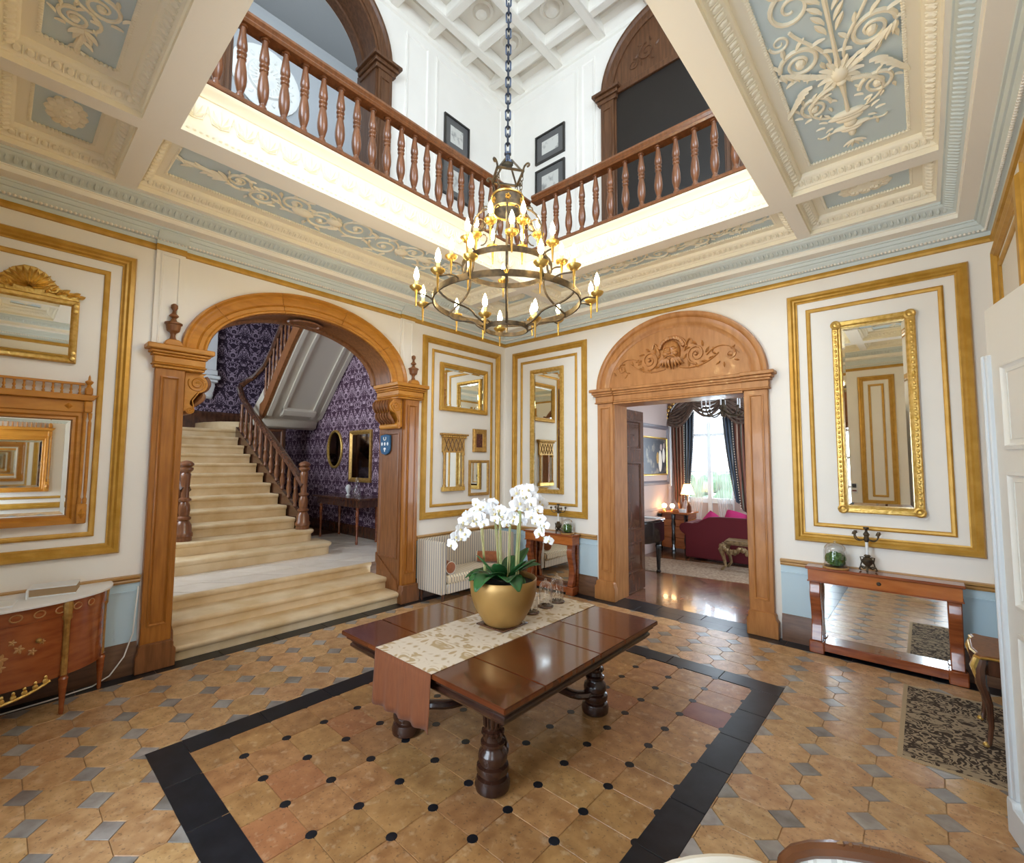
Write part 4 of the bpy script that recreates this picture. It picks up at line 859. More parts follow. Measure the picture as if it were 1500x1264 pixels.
# stair hall mirrors and side table
mR = lambda a, z, d: (a, -1.08 - d, z)
mi = thing('oval_mirror', 'small oval mirror in thin gilt frame on purple wallpaper', 'mirror', (-4.3, -1.09, 1.92))
ob('frame', MB().arc(mR, -4.31, 2.35, .33, .42, [(-.03, .0), (-.03, .03), (0, .04), (.02, .03), (.025, 0)], 0, 2 * PI, 32, False), 'gilt', mi)
ob('glass', MB().prism([(-4.31 + .31 * C(2 * PI * i / 28), 2.35 + .4 * S(2 * PI * i / 28)) for i in range(28)], mR, .004, .012), 'mirrord', mi)
mi = thing('rectangular_mirror', 'tall dark mirror in pale gilt frame on purple wallpaper', 'mirror', (-3.18, -1.09, 1.6))
ob('frame', MB().frame(mR, -3.62, -2.74, 1.63, 2.74, [(0, 0), (0, .04), (.04, .05), (.07, .03), (.09, .015)]), 'giltd', mi)
ob('glass', MB().prism([(-3.54, 1.7), (-2.82, 1.7), (-2.82, 2.66), (-3.54, 2.66)], mR, .004, .014), 'mirrord', mi)
ta = thing('side_table', 'dark wooden side table below the mirrors in the stair hall', 'table', (-3.0, -1.4, Z3))
ob('tabletop', MB().box(-4.0, -1.72, 1.32, -2.1, -1.12, 1.36), 'walnut', ta, bev=.006)
ob('apron', MB().box(-3.9, -1.66, 1.18, -2.2, -1.15, 1.32), 'walnut', ta)
for x in (-3.8, -2.33):
    for y in (-1.62, -1.2): ob('leg', MB().lathe([(.022, Z3), (.026, Z3 + .05), (.018, Z3 + .07), (.03, 1.0), (.034, 1.10), (.024, 1.12), (.034, 1.15), (.034, 1.2)], (x, y, 0), 10), 'mahog', ta)
vs_ = ob('glass_decanter', MB().lathe([(.05, 0), (.07, .02), (.08, .1), (.05, .17), (.02, .22), (.02, .28), (.04, .33), (.03, .36), (0, .4)], (-2.75, -1.4, 1.361), 12), 'glass', None, 'clear glass decanter on the dark stair hall table', 'decanter')
ob('white_figurine', MB().lathe([(.04, 0), (.045, .02), (.02, .05), (.05, .12), (.06, .17), (.04, .22), (0, .24)], (-3.0, -1.45, 1.361), 12), 'white', None, 'small round white ornament on the dark stair hall table', 'figurine')
# ------------------------------------------------------------------ chandelier
CX, CY = 3.20, -3.46
ch = thing('chandelier', 'tiered wrought iron ring chandelier with lit candle bulbs on a long chain', 'chandelier', (CX, CY, 3.15))
def ring(name, r, z, h, t=.006, mt='iron', n=40):
    return ob(name, MB().lathe([(r - t, z - h / 2), (r + t, z - h / 2), (r + t, z + h / 2), (r - t, z + h / 2), (r - t, z - h / 2)], (CX, CY, 0), n), mt, ch, smooth=60)
rg = [ring('hoop', .63, 3.43, .05), ring('hoop', .385, 3.73, .045), ring('hoop', .182, 3.20, .035)]
ring('drum', .125, 4.30, .12, .008); ring('drum_rim', .13, 4.365, .014, .012, 'brass', 24); ring('drum_rim', .13, 4.24, .014, .012, 'brass', 24)
fl = MB()
for k in range(6):
    a = k * PI / 3 + .25
    for q in range(5): b = 2 * PI * q / 5; fl.ball((CX + .137 * C(a) - .016 * C(b) * S(a), CY + .137 * S(a) + .016 * C(b) * C(a), 4.305 + .016 * S(b)), .011, 6, 4)
ob('drum_rosettes', fl, 'brass', ch)
for k in range(3):            # crown appliques on the big hoop
    a = R(-48) + k * R(120); cm = MB()
    for q in (-1, 0, 1): cm.tube([(CX + .64 * C(a) + q * .006 * -S(a), CY + .64 * S(a) + q * .006 * C(a), 3.42), (CX + .64 * C(a) - q * .018 * S(a), CY + .64 * S(a) + q * .018 * C(a), 3.45)], .004, 5)
    ob('crown_applique', cm, 'brass', ch)
P3 = lambda r, a, z: (CX + r * C(a), CY + r * S(a), z)
for k in range(6):
    a = R(12) + k * PI / 3
    ob('strap', MB().tube(bez(P3(.13, a, 4.24), P3(.42, a, 4.15), P3(.30, a, 3.85), P3(.385, a, 3.74), 12), .009, 5), 'iron', ch)
    ob('strap', MB().tube(bez(P3(.385, a, 3.72), P3(.36, a, 3.55), P3(.52, a, 3.50), P3(.63, a, 3.43), 12), .010, 5), 'iron', ch)
    ob('strap', MB().tube(bez(P3(.63, a, 3.42), P3(.52, a, 3.30), P3(.36, a, 3.36), P3(.30, a, 3.27), 8) + bez(P3(.30, a, 3.27), P3(.26, a, 3.24), P3(.22, a, 3.22), P3(.182, a, 3.20), 6)[1:], .009, 5), 'iron', ch)
    sc_ = MB()
    for z0, rr in ((4.18, .2), (4.05, .26)): sc_.tube([P3(rr + .05 * C(t), a, z0 + .05 * S(t)) for t in [k2 * .5 for k2 in range(11)]], .006, 5)
    ob('scroll', sc_, 'iron', ch)
def candle(r, a, z, arm):
    c = ob('candle_arm', MB().tube(bez(arm, ((arm[0] + P3(r, a, z)[0]) / 2, (arm[1] + P3(r, a, z)[1]) / 2, arm[2] + .06), P3(r, a, z - .06), P3(r, a, z - .01), 9), .007, 5), 'iron', ch)
    p = P3(r, a, z)
    ob('drip_pan', MB().lathe([(0, -.012), (.03, -.012), (.052, .008), (.055, .02), (.046, .016), (.02, .006), (0, .006)], p, 14), 'brass', c)
    ob('drop_finial', MB().lathe([(.0, -.15), (.007, -.145), (.006, -.12), (.011, -.03), (.014, -.012)], p, 8), 'brass', c)
    ob('candle_sleeve', MB().lathe([(.014, .006), (.014, .07), (.010, .075)], p, 8), 'candle', c)
    ob('bulb', MB().lathe([(.008, .075), (.019, .092), (.023, .112), (.019, .14), (.010, .17), (0, .19)], p, 10), 'bulb', c)
a0 = R(-48.3)                 # towards the camera
for k in range(6): a = a0 + R(30) + k * PI / 3; candle(.27, a, 4.02, P3(.125, a, 4.22))
for k in range(8): a = a0 + R(5) + k * PI / 4; candle(.48, a, 3.80, P3(.385, a, 3.73))
for k in range(6):
    for q in (-1, 1): a = a0 + R(30) + k * PI / 3 + q * R(11); candle(.765, a, 3.47 + .02 * q, P3(.63, a0 + R(30) + k * PI / 3 + q * R(4), 3.43))
for k in range(3): a = a0 + R(75) + k * 2 * PI / 3; candle(.25, a, 3.255, P3(.182, a, 3.20))
# lantern-like top with scrolled corners and short chains
lt = MB()
for k in range(4):
    a = R(10) + k * PI / 2; b = a + PI / 2; lt.tube([P3(.16, a, 4.56), P3(.16, b, 4.56)], .012, 5)
    lt.tube([P3(.16 + .03 * (1 - C(t)), a, 4.56 + .03 * S(t) + t * .012) for t in [q * .5 for q in range(10)]], .009, 5)
    lt.tube([P3(.155, a, 4.55), P3(.04, a, 4.70)], .009, 5)
ob('canopy_frame', lt, 'iron', ch)
for k in range(4):
    a = R(10) + k * PI / 2; cn = MB()
    for q in range(5): cn.tube([P3(.15 - q * .004 + .012 * C(t) * (q % 2), a, 4.53 - q * .038 + .024 * S(t)) if q % 2 else (P3(.15 - q * .004, a, 0)[0] - .012 * C(t) * S(a), P3(.15 - q * .004, a, 0)[1] + .012 * C(t) * C(a), 4.53 - q * .038 + .024 * S(t)) for t in [z * PI / 4 for z in range(8)]], .0045, 4, True)
    ob('short_chain', cn, 'iron', ch)
ob('suspension_boss', MB().lathe([(.0, 4.66), (.05, 4.67), (.05, 4.69), (.025, 4.71), (.02, 4.75), (.03, 4.76), (.03, 4.775), (.0, 4.79)], (CX, CY, 0), 12), 'chain', ch)
lk = MB().tube([(.021 * C(t), 0, .021 * S(t) + (.028 if S(t) > 0 else -.028)) for t in [R(10 + z * 32.7) for z in range(11)]], .0085, 6, True); lk_me = mesh('chain_link', lk, 'chain')
z = 4.82; k = 0
while z < ZT - .05: inst('chain_link', lk_me, (CX, CY, z), ch, R(41) + (k % 2) * PI / 2); z += .077; k += 1
ob('ceiling_cup', MB().lathe([(.09, ZT), (.08, ZT - .05), (.03, ZT - .09), (0, ZT - .1)], (CX, CY, 0), 14), 'chain', ch)
# ------------------------------------------------------------------ mirrors and pictures in the hall
def glass_in(par, m, a0, a1, z0, z1, d=.015): return ob('mirror_glass', MB().prism([(a0, z0), (a1, z0), (a1, z1), (a0, z1)], m, d - .01, d), 'mirror', par, smooth=0)
def bevel(par, m, a0, a1, z0, z1, d): ob('bevelled_edge', MB().frame(m, a0, a1, z0, z1, [(0, d), (.028, d + .004)]), 'mirror', par, smooth=0)
gm = thing('pier_mirror', 'tall gilt pier mirror between gold mouldings above the long red console', 'mirror', mB(5.46, 1.52, 0))
ob('frame', MB().frame(mB, 5.10, 5.82, 1.53, 3.67, [(0, 0), (0, .035), (.012, .05), (.05, .055), (.065, .045), (.078, .05), (.085, .02)]), 'gilt', gm)
glass_in(gm, mB, 5.18, 5.74, 1.61, 3.59, .02); bevel(gm, mB, 5.185, 5.735, 1.615, 3.585, .021)
for a in (5.14, 5.78):
    for z in (1.57, 3.63): ob('corner_rosette', MB().lathe([(.05, 0), (.05, .012), (.035, .02), (.02, .012), (0, .022)], seg=14).map(lambda x, y, w_: mB(a + x, z + y, .05 + w_)), 'gilt', gm)
fr = MB()
for k in range(36):
    z = 1.66 + k * .054
    for a in (5.132, 5.788): fr.ball(mB(a, z, .056), (.014, .006, .02), 6, 4)
ob('carved_course', fr, 'gilt', gm, kind='stuff')
gm = thing('pier_mirror', 'tall narrow gilt mirror above the small console by the corner', 'mirror', mB(1.0, 1.55, 0))
ob('frame', MB().frame(mB, .64, 1.35, 1.54, 3.70, [(0, 0), (0, .035), (.012, .05), (.05, .055), (.06, .04), (.075, .018)]), 'gilt', gm)
glass_in(gm, mB, .71, 1.28, 1.61, 3.63, .02); bevel(gm, mB, .715, 1.275, 1.615, 3.625, .021)
gm = thing('wall_mirror', 'rectangular gilt mirror high above the striped settee', 'mirror', mA(-1.02, 2.9, 0))
ob('frame', MB().frame(mA, -1.57, -.49, 2.90, 3.69, [(0, 0), (0, .035), (.012, .05), (.04, .052), (.06, .034), (.075, .036), (.085, .016)]), 'gold', gm)
glass_in(gm, mA, -1.49, -.57, 2.98, 3.61, .02); bevel(gm, mA, -1.485, -.575, 2.985, 3.605, .021)
gm = thing('column_mirror', 'narrow column mirror with latticed frieze above the striped settee', 'mirror', mA(-1.28, 1.6, 0))
ob('cornice', MB().prism([(-1.55, 2.50), (-.98, 2.50), (-.98, 2.53), (-1.55, 2.53)], mA, 0, .09).prism([(-1.52, 2.465), (-1.01, 2.465), (-1.01, 2.50), (-1.52, 2.50)], mA, 0, .07), 'giltd', gm, bev=.006)
cb = MB()
for k in range(11): cb.ball(mA(-1.50 + k * .047, 2.478, .072), .012, 6, 4)
ob('ball_course', cb, 'gilt', gm)
ob('frieze', MB().prism([(-1.50, 2.22), (-1.04, 2.22), (-1.04, 2.465), (-1.50, 2.465)], mA, 0, .045), 'giltd', gm)
la = MB()
for k in range(5):
    x0 = -1.48 + k * .084
    la.tube([mA(x0, 2.245, .048), mA(x0 + .084, 2.445, .048)], .006, 4).tube([mA(x0, 2.445, .048), mA(x0 + .084, 2.245, .048)], .006, 4)
ob('lattice', la, 'walnut', gm)
for a in (-1.47, -1.07): ob('column', MB().lathe([(.03, 1.66), (.03, 1.69), (.02, 1.70), (.024, 1.9), (.02, 2.17), (.03, 2.18), (.03, 2.22)], (.04, a, 0), 10), 'giltd', gm)
ob('base_rail', MB().prism([(-1.51, 1.59), (-1.03, 1.59), (-1.03, 1.66), (-1.51, 1.66)], mA, 0, .06), 'gilt', gm, bev=.006)
glass_in(gm, mA, -1.44, -1.10, 1.66, 2.22, .022)
gm = thing('framed_relief', 'small dark picture in a broad gilt frame above the striped settee', 'picture', mA(-.66, 2.24, 0))
ob('frame', MB().frame(mA, -.82, -.50, 2.24, 2.64, [(0, 0), (0, .03), (.02, .045), (.06, .03), (.075, .025), (.085, .01)]), 'giltd', gm)
ob('picture_panel', MB().prism([(-.74, 2.32), (-.58, 2.32), (-.58, 2.56), (-.74, 2.56)], mA, .0, .012), mat('dark_red_relief', (.09, .02, .012), .5, c2=(.22, .08, .04), scale=30, lo=.55, hi=.7), gm)
gm = thing('wall_mirror', 'small square gilt mirror just above the striped settee', 'mirror', mA(-.67, 1.5, 0))
ob('frame', MB().frame(mA, -.91, -.43, 1.49, 2.10, [(0, 0), (0, .03), (.015, .038), (.04, .03), (.05, .012)]), 'giltd', gm)
glass_in(gm, mA, -.86, -.48, 1.54, 2.05, .016)
# crested mirror over the overmantel mirror, far left
cm_ = thing('crested_mirror', 'gilt mirror with carved shell cresting on the left wall', 'mirror', mA(-6.2, 2.95, 0))
ob('frame', MB().frame(mA, -6.52, -5.87, 2.94, 3.52, [(0, 0), (0, .03), (.012, .045), (.03, .04), (.045, .03), (.055, .014)]), 'gilt', cm_)
glass_in(cm_, mA, -6.465, -5.925, 2.995, 3.465, .018)
ob('cresting_panel', MB().prism([(-6.52, 3.50), (-5.87, 3.50), (-5.88, 3.56), (-5.94, 3.575), (-6.0, 3.60), (-6.05, 3.66), (-6.10, 3.72), (-6.17, 3.76), (-6.24, 3.76), (-6.31, 3.72), (-6.36, 3.66), (-6.42, 3.60), (-6.46, 3.575), (-6.51, 3.56)], mA, 0, .03), 'gilt', cm_, bev=.006)
sh = MB()
for k in range(11):
    a = R(20 + k * 14); b = MB(); leafb(b, (.02 * C(a), .02 * S(a), .0), a, .17, .045, .035); sh.merge(b.map(lambda u, v, w_: mA(-6.20 + u, 3.56 + v, .03 + w_)))
ob('shell', sh, 'gilt', cm_)
lv = MB()
for s in (1, -1):
    for k in range(7):
        b = MB(); leafb(b, (s * (.10 + k * .035), .02 + .015 * (k % 2), 0), PI / 2 - s * (.5 + .1 * k), .085 - .004 * k, .04, .03); lv.merge(b.map(lambda u, v, w_: mA(-6.20 + u, 3.525 + v, .032 + w_)))
    lv.tube([mA(-6.20 + a, 3.57 + z, .04) for a, z in spiral((s * .15, .02), .045, .008, R(90), 1.5 * s, 16)], .010, 5)
ob('acanthus_leaves', lv, 'gilt', cm_)
co = MB()
for a in (-6.495, -5.895):
    for z in (2.98, 3.03, 3.42, 3.47): co.ball(mA(a, z, .045), (.012, .022, .03), 7, 4)
ob('corner_leaves', co, 'gilt', cm_)
om = thing('overmantel_mirror', 'carved oak mirror with spindle gallery top on the left wall', 'mirror', mA(-6.2, 1.48, 0))
ob('frame', MB().frame(mA, -6.60, -5.79, 1.48, 2.50, [(0, 0), (0, .06), (.04, .065), (.055, .045), (.075, .05), (.085, .02)]), 'oakh', om)
glass_in(om, mA, -6.52, -5.875, 1.565, 2.415, .025); bevel(om, mA, -6.515, -5.88, 1.57, 2.41, .026)
ob('frieze', MB().prism([(-6.62, 2.49), (-5.77, 2.49), (-5.77, 2.60), (-6.62, 2.60)], mA, 0, .075).prism([(-6.64, 2.60), (-5.74, 2.60), (-5.70, 2.655), (-6.68, 2.655)], mA, 0, .11), 'oakh', om, bev=.006)
ob('gallery_rail', MB().prism([(-6.62, 2.745), (-5.80, 2.745), (-5.80, 2.765), (-6.62, 2.765)], mA, .03, .07), 'oakh', om)
for k in range(13): ob('spindle', MB().lathe([(.010, 2.655), (.012, 2.675), (.006, 2.685), (.012, 2.70), (.006, 2.72), (.010, 2.745)], (.05, -6.54 + k * .059, 0), 7), 'oakh', om)
for a in (-6.61, -5.77):
    ob('corner_block', MB().box(.0, a - .03, 2.49, .10, a + .03, 2.60), 'oakh', om, bev=.01)
    ob('corner_block', MB().box(.02, a - .028, 2.655, .08, a + .028, 2.73), 'oakh', om, bev=.01)
    ob('finial', MB().lathe([(.02, 2.73), (.012, 2.75), (.03, 2.775), (.03, 2.785), (.010, 2.80), (.008, 2.83), (0, 2.85)], (.05, a, 0), 10), 'oakh', om)
    for q in (-.018, .018): ob('column', MB().lathe([(.014, 1.66), (.016, 1.70), (.009, 1.72), (.013, 1.78), (.013, 2.40), (.009, 2.42), (.015, 2.45), (.015, 2.49)], (.075, a + q, 0), 8), 'oakh', om)
    ob('pedestal', MB().box(0, a - .035, 1.48, .10, a + .035, 1.66), 'oakh', om, bev=.008)
    dm = MB().add([mA(a - .026, 1.57, .10), mA(a, 1.62, .10), mA(a + .026, 1.57, .10), mA(a, 1.52, .10), mA(a, 1.57, .125)], [(0, 1, 4), (1, 2, 4), (2, 3, 4), (3, 0, 4)]); ob('diamond_boss', dm, 'oakh', om, smooth=0)
ob('diamond_boss', MB().add([mA(-5.93, 2.545, .075), mA(-5.90, 2.575, .075), mA(-5.87, 2.545, .075), mA(-5.90, 2.515, .075), mA(-5.90, 2.545, .095)], [(0, 1, 4), (1, 2, 4), (2, 3, 4), (3, 0, 4)]), 'oakh', om, smooth=0)
om2 = dup(om, (XW, -6.05, 1.48), PI, 'carved oak mirror with spindle gallery top on the right wall behind the camera')
fa = thing('alarm_call_point', 'small white wall box with red strip, seen in the tall gilt mirror', 'alarm', mD(4.61, 1.42, 0))
ob('housing', MB().prism([(4.55, 1.42), (4.67, 1.42), (4.67, 1.64), (4.55, 1.64)], mD, 0, .04), 'white', fa, bev=.006)
ob('dark_sensor', MB().prism([(4.57, 1.54), (4.65, 1.54), (4.65, 1.63), (4.57, 1.63)], mD, .04, .046), 'blackl', fa)
ob('red_strip', MB().prism([(4.57, 1.455), (4.65, 1.455), (4.65, 1.485), (4.57, 1.485)], mD, .04, .045), 'red', fa)
# ------------------------------------------------------------------ centre table
tb = thing('refectory_table', 'large polished mahogany draw-leaf table in the middle of the hall', 'table', (3.255, -3.51, 0))
tx0, tx1 = 2.39, 4.115; ys_ = [-4.455, -4.10, -3.475, -3.13, -2.565]
for k in range(4): ob('table_leaf', MB().box(tx0, ys_[k] + .0015, .712, tx1, ys_[k + 1] - .0015, .745), 'tabletop', tb, bev=.005, seg=2)
ob('apron', MB().rect(tx0, tx1, -4.455, -2.565, [(.035, .712), (.03, .70), (.03, .685), (.05, .675), (.06, .655), (.05, .645), (.05, .63), (.08, .60), (.11, .598), (.11, .712)]), 'tablewood', tb)
LP = [(0, 0), (.09, 0), (.108, .015), (.112, .05), (.10, .085), (.082, .095), (.082, .105), (.10, .115), (.104, .135), (.10, .155), (.08, .165), (.078, .175), (.092, .185), (.094, .21), (.088, .235), (.07, .25), (.066, .27), (.078, .28), (.078, .295), (.06, .305), (.055, .33), (.066, .345), (.068, .36), (.05, .372), (.054, .48), (.062, .565), (.075, .575), (.075, .60)]
leg_me = mesh('leg', MB().lathe(LP, seg=20), 'tablewood', smooth=40)
flu = MB()
for k in range(14): a = 2 * PI * k / 14; flu.tube([(.055 * C(a), .055 * S(a), .39), (.066 * C(a), .066 * S(a), .56)], .008, 5); flu.ball((.066 * C(a), .066 * S(a), .352), (.010, .010, .016), 6, 4)
flu_me = mesh('fluting', flu, 'tablewood')
for x in (2.80, 3.71):
    for y in (-4.12, -2.90):
        l = inst('leg', leg_me, (x, y, 0), tb); f_ = bpy.data.objects.new('fluting', flu_me); col.objects.link(f_); f_.parent = l; f_['kind'] = 'stuff'
for x, s in ((2.80, 1), (3.71, -1)):
    for y, q in ((-4.12, 1), (-2.90, -1)):
        p = bez((x, y + q * .02, .17), (x + s * .05, y + q * .30, .15), (x + s * .28, y + q * .10, .22), (x + s * .30, y + q * .36, .22), 8) + bez((x + s * .30, y + q * .36, .22), (x + s * .32, y + q * .5, .22), (3.255, -3.51 - q * .2, .22), (3.255, -3.51, .22), 8)[1:]
        mb = MB().tube(p, .05, 8, flat=.62)
        ob('stretcher', mb, 'tablewood', tb)
ob('centre_post', MB().lathe([(.05, .25), (.035, .28), (.05, .32), (.028, .36), (.04, .45), (.05, .5), (.03, .54), (.04, .6)], (3.255, -3.51, 0), 12), 'tablewood', tb)
# runner
rn = thing('table_runner', 'cream damask runner with rust velvet end laid over the big table', 'runner', (3.2, -3.5, .746))
ob('damask_cloth', MB().box(2.885, -4.462, .7465, 3.505, -2.56, .7495), 'runner', rn)
hg = MB(); nx_ = 30
for j in range(9):
    z = .7495 - (.355) * j / 8
    for i in range(nx_ + 1): t = i / nx_; hg.v.append((2.885 + .62 * t + .012 * (t - .5) * j / 8, -4.463 - .002 - .012 * j / 8 * S(t * 26) - .014 * j / 8, z + (.02 * (t - .5) * j / 8)))
for j in range(8):
    for i in range(nx_): hg.f.append((j * (nx_ + 1) + i, j * (nx_ + 1) + i + 1, (j + 1) * (nx_ + 1) + i + 1, (j + 1) * (nx_ + 1) + i))
vv = ob('velvet_end', hg, 'velvet', rn); vv.modifiers.new('thick', 'SOLIDIFY').thickness = .004
hf = MB().box(2.885, -2.559, .55, 3.505, -2.555, .7495); ob('velvet_end', hf, 'velvet', rn)
# pot and orchids
bo = ob('square_mat', MB().box(3.07, -3.66, .75, 3.37, -3.36, .762), 'walnut', None, 'square dark wooden mat under the gold flower pot', 'mat', bev=.003)
PX, PY, PZ = 3.22, -3.50, .762
pt = thing('orchid_planter', 'big gold bowl planted with tall white orchids on the centre table', 'planter', (PX, PY, PZ))
ob('pot', MB().lathe([(0, 0), (.145, .0), (.155, .01), (.19, .06), (.235, .14), (.262, .22), (.272, .29), (.272, .355), (.268, .36), (.260, .355), (.258, .30), (.0, .29)], (PX, PY, PZ), 40), 'potgold', pt, smooth=60)
ob('soil', MB().lathe([(0, .325), (.15, .325), (.258, .315)], (PX, PY, PZ), 24), 'soil', pt)
def big_leaf(ang, L, W, lift, droop):
    mb = MB(); n = 10; vs = []
    for i in range(n + 1):
        t = i / n; wd = W * 1.2 * (S(PI * (t * .93 + .05)) ** .7) / 2; r = .04 + L * t * (1 - .25 * droop * t); z = .33 + lift * t - droop * t * t * .28
        for q in (-1, -.5, 0, .5, 1): vs.append((PX + r * C(ang) - q * wd * S(ang), PY + r * S(ang) + q * wd * C(ang), PZ + z + abs(q) * wd * .35 + .012))
    fs = [(i * 5 + q, i * 5 + q + 1, i * 5 + 6 + q, i * 5 + 5 + q) for i in range(n) for q in range(4)]
    mb.add(vs, fs); return mb
for k, (a, L, W, li, dr) in enumerate(((-150, .27, .12, .12, .3), (-110, .30, .13, .16, .5), (-82, .44, .13, .26, 1.0), (-40, .28, .12, .16, .4), (-10, .26, .12, .10, .5), (30, .24, .12, .22, .2), (70, .2, .12, .26, .1), (110, .22, .12, .2, .2), (150, .27, .12, .14, .4), (185, .28, .12, .10, .6), (215, .24, .11, .05, .4), (-60, .2, .10, .2, .1), (-125, .18, .1, .2, .0), (10, .18, .1, .2, .1), (-165, .36, .12, .20, .8), (-25, .34, .12, .2, .8), (-70, .24, .12, .16, .2), (-135, .32, .12, .18, .6), (50, .3, .12, .22, .4))):
    o = ob('leaf', big_leaf(R(a), L, W, li, dr), 'leaf', pt); o.modifiers.new('thick', 'SOLIDIFY').thickness = .004
def orchid_flower():
    mb = MB()
    for a, L, W in ((90, .042, .028), (210, .042, .027), (330, .042, .027), (20, .046, .052), (160, .046, .052)):
        leafb(mb, (0, 0, 0), R(a), L, W, .007)
    return mb
fl_me = mesh('blossom', orchid_flower(), 'petal'); lip_me = mesh('blossom_lip', MB().ball((0, -.006, .01), (.008, .011, .009), 6, 4), 'lip')
def orchid(x, y, h, dx, dy, n, drop):
    top = Vector((x + dx * .15, y + dy * .15, PZ + .33 + h))
    base = Vector((x, y, PZ + .33)); L = math.hypot(dx, dy)
    p = bez(base, base + Vector((0, 0, h * .4)), top - Vector((0, 0, h * .25)), top, 8) + bez(top, top + Vector((dx * .2, dy * .2, .10)), top + Vector((dx * .7, dy * .7, .06)), top + Vector((dx, dy, -drop)), 14)[1:]
    s = ob('stem', MB().tube(p, [.006] * 9 + [.0045] * (len(p) - 9), 6), 'stem', pt)
    ob('support_cane', MB().tube([base + Vector((.012, .008, 0)), top + Vector((.008, .006, .02))], .0045, 5), 'stem', pt)
    for k in range(n):
        t = p[9 + int((len(p) - 10) * k / max(1, n - 1))]; v = CAM - t; yaw = math.atan2(v.y, v.x) + PI / 2 + rnd.uniform(-.7, .7); sd = 1 if k % 2 else -1
        c = t + Vector((C(yaw) * sd * .032, S(yaw) * sd * .032, rnd.uniform(-.035, .025)))
        o = inst('blossom', fl_me, c, pt, rot=(R(90 + rnd.uniform(-25, 15)), rnd.uniform(-.4, .4), yaw), scale=(rnd.uniform(1.05, 1.35),) * 3)
        li = bpy.data.objects.new('blossom_lip', lip_me); col.objects.link(li); li.parent = o
for args in ((PX - .13, PY - .09, .47, -.17, -.13, 15, .20), (PX - .08, PY + .02, .55, -.20, -.09, 13, .04), (PX - .02, PY - .02, .50, -.09, .02, 7, -.06), (PX + .02, PY + .03, .46, .05, .06, 6, -.02), (PX + .06, PY + .08, .62, .12, .11, 14, .0), (PX + .12, PY + .02, .58, .15, .13, 16, .26), (PX + .05, PY + .1, .70, .08, .07, 10, .04)):
    orchid(*args)
# bell jars
def cloche(label, x, y, z, r, h, base, fill, nm='glass_cloche'):
    c = thing(nm, label, 'cloche', (x, y, z))
    ob('base', MB().lathe([(0, 0), (r + .012, 0), (r + .014, .008), (r + .004, .016), (0, .016)], (x, y, z), 18), base, c)
    ob('dome', MB().lathe([(r, .016), (r, h * .62), (r * .92, h * .76), (r * .7, h * .86), (r * .3, h * .915), (.008, h * .925)], (x, y, z), 20), 'glass', c)
    ob('knob', MB().ball((x, y, z + h * .96), (.013, .013, .015), 10, 6), 'glass', c)
    fill(c)
def twigs(x, y, z, r, h):
    def f(c):
        mb = MB(); q = random.Random(int(x * 1000 + y * 77))
        for k in range(16):
            a = q.uniform(0, 6.28); d = q.uniform(0, r * .8); zz = z + .02 + q.uniform(0, h * .55); mb.tube([(x + d * C(a), y + d * S(a), zz), (x + d * C(a + .4) * .8, y + d * S(a + .4) * .8, zz + .03)], .0016, 4); mb.ball((x + d * C(a), y + d * S(a), zz), .005, 5, 4)
        ob('dried_flowers', mb, 'cream', c)
    return f
for lab, (x, y, h) in (('glass bell jar half hidden beside the gold bowl', (3.21, -3.13, .21)), ('middle glass bell jar of three on the table runner', (3.20, -2.91, .25)), ('farthest glass bell jar of three on the table runner', (3.19, -2.72, .26))):
    cloche(lab, x, y, .7495, .06, h, 'walnut', twigs(x, y, .7495, .06, h))
# ------------------------------------------------------------------ striped settee in the corner
se = thing('settee', 'box settee in grey and cream stripes against the wall below the mirrors', 'settee', (.35, -1.22, 0))
SY0, SY1 = -2.0, -.44
ob('back', MB().box(.06, SY0 + .10, .30, .17, SY1 - .10, .90), 'stripe', se, bev=.012, seg=2)
for a, b in ((SY0, SY0 + .10), (SY1 - .10, SY1)): ob('arm', MB().box(.06, a, .17, .64, b, .90), 'stripe', se, bev=.012, seg=2)
ob('seat_base', MB().box(.12, SY0 + .10, .17, .655, SY1 - .10, .30), 'stripe', se, bev=.01)
ob('seat_cushion', MB().box(.17, SY0 + .105, .30, .675, SY1 - .105, .43), 'stripeh', se, bev=.03, seg=3)
for x in (.12, .60):
    for y in (SY0 + .06, SY1 - .06): ob('leg', MB().lathe([(.016, 0), (.018, .02), (.026, .17)], (x, y, 0), 10), 'walnut', se)
def bolster(label, x, y, z, dx, dy, L):
    b = thing('bolster_cushion', label, 'cushion', (x, y, z), group='rust bolsters on the striped settee'); an = math.atan2(dy, dx)
    mx = Matrix.Translation((x, y, z)) @ Matrix.Rotation(an, 4, 'Z') @ Matrix.Rotation(PI / 2, 4, 'Y')
    ob('cover', MB().merge(MB().lathe([(0, -L / 2), (.07, -L / 2), (.088, -L / 2 + .012), (.09, 0), (.088, L / 2 - .012), (.07, L / 2), (0, L / 2)], seg=18), mx), 'brownv', b)
    for e in (-1, 1): ob('piping', MB().merge(MB().tube([(.087 * C(t), .087 * S(t), e * (L / 2 - .006)) for t in [k * PI / 8 for k in range(16)]], .005, 5, True), mx), 'cream', b)
bolster('rust bolster leaning on the near arm of the striped settee', .42, -1.785, .525, 1, -.08, .40)
bolster('rust bolster leaning on the far arm of the striped settee', .42, -.84, .525, .75, .6, .36)
